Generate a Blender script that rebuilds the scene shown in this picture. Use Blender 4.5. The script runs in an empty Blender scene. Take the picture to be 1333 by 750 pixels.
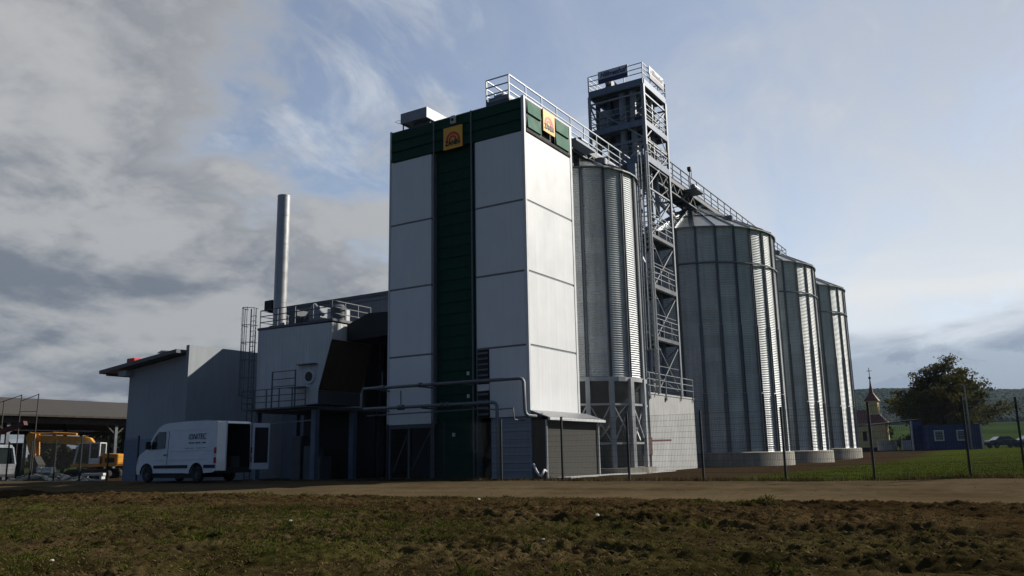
import bpy, bmesh, math, random
import numpy as np
from mathutils import Matrix, Vector

S = bpy.context.scene
COL = S.collection
R = math.radians
rng = random.Random(7)
nrng = np.random.default_rng(11)

# ------------------------------------------------------------------ camera, sky, sun, exposure
# World axes follow the plant: origin at the near corner of the grain dryer, +X along the silo row, +Y along the dryer front.
EYE = Vector((-29.86, -17.88, 0.95))
YAW = 0.558288
FW = Vector((math.cos(YAW), math.sin(YAW), 0))     # level viewing direction
RT = Vector((math.sin(YAW), -math.cos(YAW), 0))    # level right
PITCH, ROLL = 0.1992984, 0.0184042
cam = bpy.data.cameras.new('camera'); cam_o = bpy.data.objects.new('camera', cam); COL.objects.link(cam_o)
cam.sensor_width = 36; cam.lens = 36 * 1080.28 / 1333; cam.clip_start = 0.1; cam.clip_end = 20000
f_ = FW * math.cos(PITCH) + Vector((0, 0, math.sin(PITCH)))
u_ = RT.cross(f_)
r2 = RT * math.cos(ROLL) - u_ * math.sin(ROLL)
u2 = u_ * math.cos(ROLL) + RT * math.sin(ROLL)
m = Matrix((r2, u2, -f_)).transposed().to_4x4(); m.translation = EYE
cam_o.matrix_world = m
S.camera = cam_o

SUN_AZ, SUN_EL = R(-37), R(32.5)
sun = bpy.data.lights.new('sun', 'SUN'); sun.energy = 4.5; sun.angle = R(0.55); sun.color = (1.0, 0.93, 0.82)
sun_o = bpy.data.objects.new('sun', sun); COL.objects.link(sun_o)
sdir = Vector((math.cos(SUN_EL) * math.cos(SUN_AZ), math.cos(SUN_EL) * math.sin(SUN_AZ), math.sin(SUN_EL)))
sun_o.rotation_euler = sdir.to_track_quat('Z', 'Y').to_euler(); sun_o.location = (30, -60, 60)

S.view_settings.view_transform = 'Standard'; S.view_settings.look = 'None'
S.view_settings.exposure = 0.45; S.view_settings.gamma = 1.0; S.view_settings.use_curve_mapping = False
S.render.engine = 'CYCLES'
S.cycles.max_bounces = 6; S.cycles.transparent_max_bounces = 12; S.cycles.volume_bounces = 0

class NT:
    """small node-graph helper"""
    def __init__(s, tree): s.t = tree; s.n = tree.nodes; s.l = tree.links
    def node(s, typ, **kw):
        n = s.n.new(typ)
        for k, v in kw.items(): setattr(n, k, v)
        return n
    def put(s, sock, v):
        if v is None: return
        if hasattr(v, 'is_output') or hasattr(v, 'links'): s.l.new(v, sock)
        else:
            if hasattr(sock.default_value, '__len__') and not hasattr(v, '__len__'): v = (v,) * len(sock.default_value)
            if hasattr(v, '__len__') and len(sock.default_value) == 4 and len(v) == 3: v = (*v, 1)
            sock.default_value = v
    def math(s, op, a, b=None, c=None, clamp=False):
        n = s.node('ShaderNodeMath', operation=op, use_clamp=clamp)
        for i, v in enumerate((a, b, c)):
            if v is not None: s.put(n.inputs[i], v)
        return n.outputs[0]
    def vmath(s, op, a, b=None, out=0):
        n = s.node('ShaderNodeVectorMath', operation=op)
        s.put(n.inputs[0], a)
        if b is not None: s.put(n.inputs[3 if op == 'SCALE' else 1], b)
        return n.outputs[out]
    def ramp(s, v, a, b, lo=0.0, hi=1.0):
        n = s.node('ShaderNodeMapRange', interpolation_type='SMOOTHSTEP')
        s.put(n.inputs[0], v); s.put(n.inputs[1], a); s.put(n.inputs[2], b); s.put(n.inputs[3], lo); s.put(n.inputs[4], hi)
        return n.outputs[0]
    def noise(s, vec, scale, detail=4, rough=0.55, lac=2.0, dist=0.0):
        n = s.node('ShaderNodeTexNoise'); s.put(n.inputs['Vector'], vec)
        n.inputs['Scale'].default_value = scale; n.inputs['Detail'].default_value = detail
        n.inputs['Roughness'].default_value = rough; n.inputs['Lacunarity'].default_value = lac; n.inputs['Distortion'].default_value = dist
        return n.outputs[0]
    def mix(s, f, a, b):
        n = s.node('ShaderNodeMix', data_type='RGBA'); s.put(n.inputs[0], f); s.put(n.inputs[6], a); s.put(n.inputs[7], b)
        return n.outputs[2]
    def scale3(s, vec, sx, sy, sz):
        return s.vmath('MULTIPLY', vec, (sx, sy, sz))
    def sep(s, v):
        n = s.node('ShaderNodeSeparateXYZ'); s.put(n.inputs[0], v); return n.outputs
    def comb(s, x, y, z):
        n = s.node('ShaderNodeCombineXYZ')
        for i, v in enumerate((x, y, z)): s.put(n.inputs[i], v)
        return n.outputs[0]

W = bpy.data.worlds.new('World'); S.world = W; W.use_nodes = True
g = NT(W.node_tree); g.n.clear()
tc = g.node('ShaderNodeTexCoord').outputs['Generated']
sky = g.node('ShaderNodeTexSky', sky_type='NISHITA'); sky.sun_disc = False
sky.sun_elevation = SUN_EL; sky.sun_rotation = math.pi / 2 - SUN_AZ
sky.air_density = 1.0; sky.dust_density = 1.6; sky.ozone_density = 1.5; sky.altitude = 200
dx, dy, dz = g.sep(tc)
zc = g.math('MAXIMUM', dz, 0.0)
fwd = g.vmath('DOT_PRODUCT', tc, tuple(FW), out=1)
lat = g.vmath('DOT_PRODUCT', tc, tuple(RT), out=1)
# point where the view ray meets a cloud layer (slightly curved, so the clouds do not crowd at the horizon)
k = g.math('DIVIDE', 1.0, g.math('ADD', zc, 0.30))
pl = g.comb(g.math('MULTIPLY', dx, k), g.math('MULTIPLY', dy, k), 0.0)
n_big = g.noise(pl, 1.15, 5, 0.56, dist=0.25)
n_mid = g.noise(g.vmath('ADD', pl, (7.3, 2.1, 0)), 3.0, 7, 0.58, dist=0.35)
n_puff = g.noise(g.vmath('ADD', pl, (3.9, 5.2, 1)), 6.5, 6, 0.60, dist=0.2)
n_soft = g.noise(g.vmath('ADD', pl, (1.7, 9.4, 3)), 1.5, 3, 0.5)
lk = g.math('MULTIPLY', lat, k); fk = g.math('MULTIPLY', fwd, k)
streak_v = g.comb(g.math('ADD', g.math('MULTIPLY', lk, 0.9), g.math('MULTIPLY', fk, 1.3)), g.math('ADD', g.math('MULTIPLY', lk, 2.2), g.math('MULTIPLY', fk, -1.5)), 4.0)
n_str = g.noise(streak_v, 1.5, 7, 0.62, dist=0.6)
# a heavy grey bank to the left of the plant, thin cirrus and haze to the right
side = g.math('DIVIDE', lat, g.math('MAXIMUM', fwd, 0.25))
edge = g.math('ADD', g.math('ADD', side, g.math('MULTIPLY', zc, 0.80)), g.math('MULTIPLY', g.math('SUBTRACT', n_big, 0.5), -0.70))
edge = g.math('ADD', edge, g.math('MULTIPLY', g.math('SUBTRACT', n_mid, 0.5), -0.55))
edge = g.math('ADD', edge, g.math('MULTIPLY', g.math('SUBTRACT', n_puff, 0.5), -0.20))
bank = g.ramp(edge, 0.20, 0.0)
wisp = g.math('MULTIPLY', g.ramp(n_str, 0.36, 0.64), 0.85)
veil = g.math('MULTIPLY', g.ramp(side, -0.22, 0.50, 0.30, 0.92), g.ramp(n_str, 0.25, 0.6, 0.55, 1.15))
low = g.math('MULTIPLY', g.ramp(zc, 0.34, 0.02), g.ramp(side, -0.55, 0.45, 0.35, 0.97))
dens = g.math('MAXIMUM', g.math('MAXIMUM', g.math('MULTIPLY', bank, 0.96), wisp), g.math('MAXIMUM', veil, low))
# cloud colour: greyer and darker towards the heavy base of the bank, whiter where it thins
lit = g.ramp(g.math('ADD', g.math('ADD', g.math('MULTIPLY', n_mid, 0.50), g.math('MULTIPLY', n_soft, 0.22)), g.math('MULTIPLY', n_puff, 0.28)), 0.42, 0.585)
lit = g.math('MAXIMUM', lit, g.math('MULTIPLY', g.ramp(edge, -0.16, 0.10), 0.75))
bank_c = g.mix(g.ramp(zc, 0.40, 0.12), g.mix(lit, (1.70, 1.85, 2.10), (3.45, 3.48, 3.52)), g.mix(lit, (1.15, 1.32, 1.60), (3.00, 3.06, 3.12)))
thin_c = g.mix(g.ramp(zc, 0.50, 0.06), (3.40, 3.78, 4.45), (5.45, 5.85, 6.30))
thin_c = g.mix(g.math('MULTIPLY', g.ramp(n_str, 0.5, 0.72), g.ramp(zc, 0.55, 0.25, 1.0, 0.35)), thin_c, (5.0, 5.3, 5.7))
hv = g.comb(g.math('MULTIPLY', side, 1.6), g.math('MULTIPLY', dz, 9.0), 2.0)
n_hor = g.noise(hv, 1.3, 6, 0.6, dist=0.3)
grey_low = g.ramp(g.math('ADD', zc, g.math('MULTIPLY', g.math('SUBTRACT', n_hor, 0.5), 0.16)), 0.130, 0.085)
white_low = g.math('MULTIPLY', g.ramp(g.math('ABSOLUTE', g.math('SUBTRACT', g.math('ADD', zc, g.math('MULTIPLY', g.math('SUBTRACT', n_hor, 0.5), 0.16)), 0.175)), 0.05, 0.0), 0.7)
thin_c = g.mix(white_low, thin_c, (6.0, 6.05, 6.0))
thin_c = g.mix(g.math('MULTIPLY', grey_low, 0.9), thin_c, (1.75, 2.15, 2.85))
cl = g.mix(bank, thin_c, bank_c)
skyc = g.vmath('MULTIPLY', sky.outputs[0], (0.92, 0.92, 0.95))
out = g.mix(dens, skyc, cl)
# unseen dark cloud deck behind viewer and overhead, added to dim shaded faces
deck = g.mix(g.ramp(n_mid, 0.3, 0.7), (0.30, 0.58, 1.10), (0.54, 0.92, 1.62))
over = g.math('MAXIMUM', g.ramp(fwd, 0.42, -0.15), g.ramp(zc, 0.62, 0.9, 0.0, 0.5))
out = g.mix(g.math('MULTIPLY', over, 0.96), out, deck)
bg = g.node('ShaderNodeBackground'); bg.inputs['Strength'].default_value = 0.10
g.l.new(out, bg.inputs['Color'])
wo = g.node('ShaderNodeOutputWorld'); g.l.new(bg.outputs[0], wo.inputs['Surface'])

# ------------------------------------------------------------------ helpers
def L(right, fwd, z):
    """point from metres right / ahead of the viewer's standing place"""
    p = EYE + RT * right + FW * fwd
    return Vector((p.x, p.y, z))
LROT = math.atan2(RT.y, RT.x)      # turns local +X to the viewer's right, +Y away from the viewer

def sstep(a, b, x):
    t = np.clip((np.asarray(x, float) - a) / (b - a), 0, 1); return t * t * (3 - 2 * t)

def base_z(x, y):
    x = np.asarray(x, float); y = np.asarray(y, float)
    d = (x - EYE.x) * FW.x + (y - EYE.y) * FW.y
    l = (x - EYE.x) * RT.x + (y - EYE.y) * RT.y
    z = -0.12 * sstep(-4, -11.5, x) - 0.53 * sstep(-11.5, -24, x)
    z = z - 0.35 * sstep(7, 24, y) * sstep(-2.5, 5, x)
    z = z + 0.75 * sstep(40, 78, x) * sstep(-4, 24, l) + 0.10 * sstep(-12, -17, y) * sstep(-8, 0, x)
    z = z + 17 * sstep(170, 760, d) * sstep(-60, 90, l) + 4 * sstep(200, 760, d)
    return z
def gz(x, y): return float(base_z(x, y))

def vnoise(x, y, seed, cell):
    """value noise on arrays"""
    r = np.random.default_rng(seed); N = 256
    t = r.random((N, N)); x = np.asarray(x) / cell + 1000.3; y = np.asarray(y) / cell + 1000.7
    xi = np.floor(x).astype(int); yi = np.floor(y).astype(int); fx = x - xi; fy = y - yi
    fx = fx * fx * (3 - 2 * fx); fy = fy * fy * (3 - 2 * fy)
    a = t[xi % N, yi % N]; b = t[(xi + 1) % N, yi % N]; c = t[xi % N, (yi + 1) % N]; d = t[(xi + 1) % N, (yi + 1) % N]
    return (a * (1 - fx) + b * fx) * (1 - fy) + (c * (1 - fx) + d * fx) * fy
def fbm(x, y, seed, cell, octv=4, gain=0.5):
    s = 0; a = 1; tot = 0
    for i in range(octv):
        s = s + a * vnoise(x, y, seed + i * 17, cell / 2 ** i); tot += a; a *= gain
    return s / tot

class MB:
    """collects shapes for one mesh"""
    def __init__(s): s.v = []; s.f = []
    def add(s, vs, fs):
        o = len(s.v); s.v += [tuple(p) for p in vs]; s.f += [tuple(i + o for i in q) for q in fs]; return s
    def box(s, x0, x1, y0, y1, z0, z1):
        v = [(x, y, z) for z in (z0, z1) for (x, y) in ((x0, y0), (x1, y0), (x1, y1), (x0, y1))]
        return s.add(v, [(3, 2, 1, 0), (4, 5, 6, 7), (0, 1, 5, 4), (1, 2, 6, 5), (2, 3, 7, 6), (3, 0, 4, 7)])
    def bar(s, a, b, w, h=None, up=(0, 0, 1)):
        """box-section bar from a to b"""
        a = Vector(a); b = Vector(b); h = h or w; d = (b - a)
        if d.length < 1e-6: return s
        d.normalize(); up = Vector(up)
        if abs(d.dot(up)) > 0.98: up = Vector((1, 0, 0))
        sx = d.cross(up).normalized() * (w / 2); sy = sx.cross(d).normalized() * (h / 2)
        v = [p + sx * i + sy * j for p in (a, b) for (i, j) in ((-1, -1), (1, -1), (1, 1), (-1, 1))]
        return s.add(v, [(3, 2, 1, 0), (4, 5, 6, 7), (0, 1, 5, 4), (1, 2, 6, 5), (2, 3, 7, 6), (3, 0, 4, 7)])
    def tube(s, pts, r, n=8, cap=True):
        """round tube along a polyline; r may be a list"""
        pts = [Vector(p) for p in pts]; rr = r if hasattr(r, '__len__') else [r] * len(pts)
        vs = []; fs = []; prev = None
        for i, p in enumerate(pts):
            d = (pts[min(i + 1, len(pts) - 1)] - pts[max(i - 1, 0)]).normalized()
            if prev is None:
                a = d.cross(Vector((0, 0, 1)) if abs(d.z) < 0.95 else Vector((1, 0, 0))).normalized()
            else:
                a = (prev - d * prev.dot(d)).normalized()
            prev = a; b = d.cross(a)
            for k in range(n):
                t = 2 * math.pi * k / n; vs.append(p + (a * math.cos(t) + b * math.sin(t)) * rr[i])
        for i in range(len(pts) - 1):
            for k in range(n):
                k2 = (k + 1) % n; fs.append((i * n + k, i * n + k2, (i + 1) * n + k2, (i + 1) * n + k))
        if cap: fs.append(tuple(reversed(range(n)))); fs.append(tuple(range((len(pts) - 1) * n, len(pts) * n)))
        return s.add(vs, fs)
    def lathe(s, prof, n=32, c=(0, 0), a0=0.0, cap=False):
        vs = []; fs = []
        for (r, z) in prof:
            for k in range(n):
                t = a0 + 2 * math.pi * k / n; vs.append((c[0] + r * math.cos(t), c[1] + r * math.sin(t), z))
        for i in range(len(prof) - 1):
            for k in range(n):
                k2 = (k + 1) % n; fs.append((i * n + k, i * n + k2, (i + 1) * n + k2, (i + 1) * n + k))
        if cap: fs.append(tuple(reversed(range(n)))); fs.append(tuple(range((len(prof) - 1) * n, len(prof) * n)))
        return s.add(vs, fs)
    def prism(s, poly, axis, a, b):
        """outline in the other two axes, extruded along axis from a to b"""
        n = len(poly)
        def p3(p, t):
            return (t, p[0], p[1]) if axis == 'x' else ((p[0], t, p[1]) if axis == 'y' else (p[0], p[1], t))
        v = [p3(p, a) for p in poly] + [p3(p, b) for p in poly]
        f = [tuple(reversed(range(n))), tuple(range(n, 2 * n))] + [(i, (i + 1) % n, n + (i + 1) % n, n + i) for i in range(n)]
        return s.add(v, f)
    def build(s, name, mat, parent=None, smooth=False, bevel=0.0, loc=None, rotz=0.0):
        me = bpy.data.meshes.new(name); me.from_pydata(s.v, [], s.f); me.update()
        bm = bmesh.new(); bm.from_mesh(me); bmesh.ops.recalc_face_normals(bm, faces=bm.faces)
        if bevel > 0:
            es = [e for e in bm.edges if len(e.link_faces) == 2 and e.calc_face_angle(0) > 0.6]
            bmesh.ops.bevel(bm, geom=es, offset=bevel, segments=2, affect='EDGES', clamp_overlap=True)
        bm.to_mesh(me); bm.free()
        me.materials.append(mat)
        if smooth:
            me.polygons.foreach_set('use_smooth', [True] * len(me.polygons))
            if smooth == 'auto':
                me.set_sharp_from_angle(angle=R(35))
        o = bpy.data.objects.new(name, me); COL.objects.link(o)
        if parent: o.parent = parent
        if loc is not None: o.location = loc
        o.rotation_euler.z = rotz
        return o

def raw_mesh(name, v, f, mat, smooth=False, parent=None):
    me = bpy.data.meshes.new(name)
    v = np.asarray(v, np.float32); f = np.asarray(f, np.int32)
    me.vertices.add(len(v)); me.vertices.foreach_set('co', v.ravel())
    k = f.shape[1]; me.loops.add(f.size); me.loops.foreach_set('vertex_index', f.ravel())
    me.polygons.add(len(f)); me.polygons.foreach_set('loop_start', np.arange(0, f.size, k, dtype=np.int32))
    me.polygons.foreach_set('loop_total', np.full(len(f), k, np.int32))
    if smooth: me.polygons.foreach_set('use_smooth', np.ones(len(f), bool))
    me.update(); me.validate(); me.materials.append(mat)
    o = bpy.data.objects.new(name, me); COL.objects.link(o)
    if parent: o.parent = parent
    return o

def tag(o, label=None, cat=None, group=None, kind=None):
    if label: o['label'] = label
    if cat: o['category'] = cat
    if group: o['group'] = group
    if kind: o['kind'] = kind
    return o
def thing(name, label, cat, loc=(0, 0, 0), rotz=0.0, group=None):
    o = bpy.data.objects.new(name, None); COL.objects.link(o)
    o.location = loc; o.rotation_euler.z = rotz; o.empty_display_size = 0.5
    return tag(o, label, cat, group)
def copy_tree(o, parent=None):
    c = o.copy(); COL.objects.link(c)
    if parent: c.parent = parent
    for ch in o.children: copy_tree(ch, c)
    return c

def text_obj(body, size, depth, mat, parent, loc, xdir, updir, name='lettering', shear=0.0, width=None, bold=0.0):
    cu = bpy.data.curves.new('t', 'FONT'); cu.body = body; cu.size = size; cu.extrude = depth; cu.offset = bold; cu.shear = shear
    cu.align_x = 'CENTER'; cu.align_y = 'CENTER'
    to = bpy.data.objects.new('t', cu); COL.objects.link(to)
    me = bpy.data.meshes.new_from_object(to.evaluated_get(bpy.context.evaluated_depsgraph_get()))
    bpy.data.objects.remove(to); bpy.data.curves.remove(cu)
    xs = [v.co.x for v in me.vertices]; w = max(xs) - min(xs)
    sx = (width / w) if width else 1.0
    xd = Vector(xdir).normalized(); ud = Vector(updir).normalized(); nd = xd.cross(ud)
    for v in me.vertices:
        p = xd * (v.co.x * sx) + ud * v.co.y + nd * v.co.z + Vector(loc); v.co = p
    me.materials.clear(); me.materials.append(mat); me.name = name
    o = bpy.data.objects.new(name, me); COL.objects.link(o); o.parent = parent
    return o

# ------------------------------------------------------------------ materials
def pmat(name, col, rough=0.6, metal=0.0, var=0.12, vscale=1.5, streak=0.0, bump=0.0, bscale=30.0, spec=0.5, fine=0.0, coat=0.0):
    M = bpy.data.materials.new(name); M.use_nodes = True; t = NT(M.node_tree)
    b = t.n['Principled BSDF']; pos = t.node('ShaderNodeNewGeometry').outputs['Position']
    n1 = t.noise(pos, vscale, 5, 0.6)
    v = t.ramp(n1, 0.25, 0.75, 1 - var, 1 + var)
    if streak:
        n2 = t.noise(t.scale3(pos, 6, 6, 0.25), 1.0, 4, 0.6)
        v = t.math('MULTIPLY', v, t.ramp(n2, 0.35, 0.8, 1.0, 1 - streak))
    if fine:
        v = t.math('MULTIPLY', v, t.ramp(t.noise(pos, vscale * 14, 4, 0.7), 0.25, 0.75, 1 - fine, 1 + fine))
    c = t.vmath('SCALE', tuple(col), v)
    t.l.new(c, b.inputs['Base Color'])
    b.inputs['Metallic'].default_value = metal; b.inputs['Specular IOR Level'].default_value = spec
    t.l.new(t.ramp(n1, 0.2, 0.8, max(rough - 0.08, 0.03), min(rough + 0.08, 1)), b.inputs['Roughness'])
    if coat: b.inputs['Coat Weight'].default_value = coat
    if bump:
        bn = t.node('ShaderNodeBump'); bn.inputs['Strength'].default_value = bump; bn.inputs['Distance'].default_value = 0.02
        t.l.new(t.noise(pos, bscale, 4, 0.6), bn.inputs['Height']); t.l.new(bn.outputs[0], b.inputs['Normal'])
    return M

M = {}
def wave_panel(name, col, axis, pitch, depth=0.5, rough=0.5, streak=0.15, metal=0.0, dist=0.01, sharp=True, var=0.06):
    """sheet with fine upright profile lines along a direction (object-space axis vector)"""
    m_ = pmat(name, col, rough, metal, var=var, vscale=0.8, streak=streak); t = NT(m_.node_tree); b = t.n['Principled BSDF']
    pos = t.node('ShaderNodeNewGeometry').outputs['Position']
    d = t.math('MULTIPLY', t.vmath('DOT_PRODUCT', pos, axis, out=1), 1.0 / pitch)
    fr = t.math('FRACT', d)
    h = t.ramp(t.math('ABSOLUTE', t.math('SUBTRACT', fr, 0.5)), 0.30 if sharp else 0.0, 0.46 if sharp else 0.5)
    bn = t.node('ShaderNodeBump'); bn.inputs['Strength'].default_value = depth; bn.inputs['Distance'].default_value = dist
    t.l.new(h, bn.inputs['Height']); t.l.new(bn.outputs[0], b.inputs['Normal'])
    return m_
M['white_panel'] = wave_panel('white_panel', (0.70, 0.72, 0.74), (1, 1, 0), 0.86, 0.5, 0.42, 0.06, dist=0.006, var=0.03)
M['boiler_sheet'] = wave_panel('boiler_sheet', (0.60, 0.62, 0.63), (1, 1, 0), 0.25, 0.8, 0.45, 0.18, dist=0.02)
M['brown_sheet'] = wave_panel('brown_sheet', (0.085, 0.062, 0.032), (1, 0, 0), 0.20, 0.9, 0.6, 0.25, dist=0.03)  # brown includes the warm ground light this flank reflects
M['hall_sheet'] = wave_panel('hall_sheet', (0.16, 0.18, 0.21), (1, 1, 0), 0.5, 0.5, 0.5, 0.15, dist=0.02)
M['roof_sheet'] = wave_panel('roof_sheet', (0.20, 0.21, 0.22), (1, 0, 0), 0.2, 0.9, 0.5, 0.1, dist=0.03)
M['green'] = pmat('green', (0.055, 0.17, 0.12), 0.7, var=0.08, streak=0.15, spec=0.15)  # lighter copy of the dryer green; sun and sheen are in the colour
M['green_dark'] = pmat('green_dark', (0.004, 0.042, 0.024), 0.65, var=0.12, streak=0.2, spec=0.15)  # shade of the dryer front put into the green; also on shed wall
M['trim'] = pmat('trim', (0.62, 0.64, 0.66), 0.45, var=0.06, streak=0.1)
M['joint'] = pmat('joint', (0.16, 0.18, 0.21), 0.6, var=0.1)
M['core'] = pmat('core', (0.012, 0.013, 0.015), 0.8, var=0.2)  # near-black, darkened to carry the shade of open interiors
M['black'] = pmat('black', (0.008, 0.008, 0.009), 0.65, var=0.2)
M['post'] = pmat('post', (0.010, 0.013, 0.012), 0.5, var=0.2)
M['steel'] = pmat('steel', (0.24, 0.26, 0.285), 0.5, metal=0.35, var=0.15, streak=0.1)
M['steel_dark'] = pmat('steel_dark', (0.10, 0.11, 0.125), 0.55, metal=0.3, var=0.2)
M['blue_steel'] = pmat('blue_steel', (0.13, 0.165, 0.23), 0.5, metal=0.2, var=0.15, streak=0.15)
M['pipe'] = pmat('pipe', (0.14, 0.155, 0.17), 0.5, metal=0.3, var=0.15)
M['chimney_steel'] = pmat('chimney_steel', (0.40, 0.41, 0.43), 0.46, metal=0.4, var=0.1, streak=0.2)
M['concrete'] = pmat('concrete', (0.27, 0.255, 0.22), 0.9, var=0.22, vscale=1.2, streak=0.35, bump=0.3, bscale=40, fine=0.1)
M['concrete_pale'] = pmat('concrete_pale', (0.39, 0.40, 0.40), 0.9, var=0.12, vscale=0.9, streak=0.25, bump=0.2, bscale=40, fine=0.06)
M['plaster'] = pmat('plaster', (0.33, 0.36, 0.39), 0.85, var=0.07, vscale=0.5, streak=0.12, bump=0.1, bscale=60)
M['plinth'] = pmat('plinth', (0.22, 0.27, 0.34), 0.85, var=0.08, vscale=0.6, streak=0.1)
M['blue_wall'] = wave_panel('blue_wall', (0.22, 0.28, 0.36), (0, 0, 1), 0.33, 0.7, 0.6, 0.2, dist=0.02)
M['rusty_red'] = pmat('rusty_red', (0.060, 0.009, 0.008), 0.6, var=0.3)
M['red'] = pmat('red', (0.55, 0.03, 0.02), 0.5, var=0.1)
M['amber'] = pmat('amber', (0.85, 0.42, 0.03), 0.5, var=0.08)
M['sign_red'] = pmat('sign_red', (0.55, 0.035, 0.02), 0.5, var=0.05)
M['sign_black'] = pmat('sign_black', (0.006, 0.006, 0.007), 0.5, var=0.05)
M['sign_white'] = pmat('sign_white', (0.55, 0.57, 0.62), 0.5, var=0.05)
M['sign_blue'] = pmat('sign_blue', (0.012, 0.022, 0.10), 0.5, var=0.05)
M['orange'] = pmat('orange', (0.62, 0.27, 0.02), 0.5, var=0.2, streak=0.25)
M['track'] = pmat('track', (0.022, 0.02, 0.018), 0.8, var=0.3)
M['glass'] = pmat('glass', (0.015, 0.02, 0.024), 0.06, var=0.05, spec=0.8)
M['van_white'] = pmat('van_white', (0.66, 0.69, 0.72), 0.28, var=0.05, vscale=0.7, coat=0.4)
M['rubber'] = pmat('rubber', (0.012, 0.012, 0.013), 0.75, var=0.2)
M['hub'] = pmat('hub', (0.10, 0.105, 0.11), 0.45, metal=0.5, var=0.1)
M['lamp_red'] = pmat('lamp_red', (0.30, 0.006, 0.006), 0.15, var=0.05)
M['lamp_clear'] = pmat('lamp_clear', (0.6, 0.6, 0.6), 0.12, var=0.05)
M['shed_roof'] = wave_panel('shed_roof', (0.042, 0.034, 0.027), (0.53, -0.848, 0), 0.9, 0.6, 0.85, 0.35, dist=0.05, var=0.2)
M['timber'] = pmat('timber', (0.05, 0.045, 0.04), 0.8, var=0.3)
M['container_blue'] = wave_panel('container_blue', (0.010, 0.024, 0.11), (0, 1, 0), 0.25, 0.9, 0.5, 0.1, dist=0.03)
M['window_frame'] = pmat('window_frame', (0.45, 0.46, 0.46), 0.5, var=0.05)
M['chapel_wall'] = pmat('chapel_wall', (0.58, 0.49, 0.24), 0.9, var=0.08, streak=0.12)
M['chapel_base'] = pmat('chapel_base', (0.03, 0.03, 0.028), 0.9, var=0.2)
M['tiles'] = wave_panel('tiles', (0.14, 0.048, 0.038), (0, 0, 1), 0.16, 0.8, 0.6, 0.15, dist=0.03, var=0.2)
M['bark'] = pmat('bark', (0.035, 0.028, 0.02), 0.9, var=0.3, bump=0.6, bscale=12)
M['rubble'] = pmat('rubble', (0.62, 0.55, 0.42), 0.9, var=0.4, vscale=1.2)
M['white_block'] = pmat('white_block', (0.62, 0.63, 0.62), 0.8, var=0.12)
M['stone'] = pmat('stone', (0.36, 0.34, 0.30), 0.9, var=0.25, vscale=9)
M['car_dark'] = pmat('car_dark', (0.025, 0.023, 0.024), 0.25, var=0.08, coat=0.5)
M['car_silver'] = pmat('car_silver', (0.32, 0.34, 0.36), 0.3, metal=0.4, var=0.05, coat=0.5)
M['car_white'] = pmat('car_white', (0.6, 0.6, 0.6), 0.3, var=0.05, coat=0.5)

def galv(name, R_wall, nribs, a0, col=(0.50, 0.53, 0.55), metal=0.30, rough=0.52):
    """galvanised sheet: every curved sheet of a ring reflects a little differently"""
    m_ = bpy.data.materials.new(name); m_.use_nodes = True; t = NT(m_.node_tree); b = t.n['Principled BSDF']
    p = t.node('ShaderNodeTexCoord').outputs['Object']; x, y, z = t.sep(p)
    ang = t.math('ARCTAN2', y, x)
    ia = t.math('FLOOR', t.math('MULTIPLY', t.math('SUBTRACT', ang, a0), nribs / (2 * math.pi)))
    iz = t.math('FLOOR', t.math('MULTIPLY', z, 1 / 0.83))
    wn = t.node('ShaderNodeTexWhiteNoise', noise_dimensions='2D'); t.l.new(t.comb(ia, iz, 0), wn.inputs['Vector'])
    v = t.ramp(wn.outputs[0], 0, 1, 0.93, 1.07)
    v = t.math('MULTIPLY', v, t.ramp(t.noise(t.scale3(p, 3, 3, 0.35), 1.2, 4, 0.6), 0.3, 0.75, 1.06, 0.82))
    v = t.math('MULTIPLY', v, t.ramp(t.noise(p, 9, 3, 0.7), 0.3, 0.7, 0.94, 1.06))
    t.l.new(t.vmath('SCALE', col, v), b.inputs['Base Color'])
    b.inputs['Metallic'].default_value = metal
    t.l.new(t.ramp(wn.outputs[0], 0, 1, rough - 0.015, rough + 0.02), b.inputs['Roughness'])
    return m_
M['galv_big'] = galv('galv_big', 5.47, 27, R(-146.2))
M['galv_small'] = galv('galv_small', 2.95, 16, R(-153.2))
M['galv_roof'] = pmat('galv_roof', (0.34, 0.36, 0.38), 0.40, metal=0.65, var=0.15, vscale=0.8, streak=0.1)
M['galv_rib'] = pmat('galv_rib', (0.15, 0.165, 0.185), 0.5, metal=0.4, var=0.12)
M['galv_leg'] = pmat('galv_leg', (0.36, 0.38, 0.40), 0.5, metal=0.45, var=0.12)

def block_mat():
    m_ = pmat('block', (0.036, 0.036, 0.031), 0.9, var=0.2, vscale=2.0, streak=0.1, fine=0.12); t = NT(m_.node_tree); b = t.n['Principled BSDF']
    pos = t.node('ShaderNodeNewGeometry').outputs['Position']; x, y, z = t.sep(pos)
    br = t.node('ShaderNodeTexBrick'); t.l.new(t.comb(t.math('ADD', x, y), z, 0), br.inputs['Vector'])
    br.inputs['Scale'].default_value = 1.0; br.inputs['Brick Width'].default_value = 0.5; br.inputs['Row Height'].default_value = 0.24
    br.inputs['Mortar Size'].default_value = 0.012
    bn = t.node('ShaderNodeBump'); bn.inputs['Strength'].default_value = 0.6; bn.inputs['Distance'].default_value = 0.02; bn.invert = True
    t.l.new(br.outputs['Fac'], bn.inputs['Height']); t.l.new(bn.outputs[0], b.inputs['Normal'])
    return m_
M['block'] = block_mat()

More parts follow.
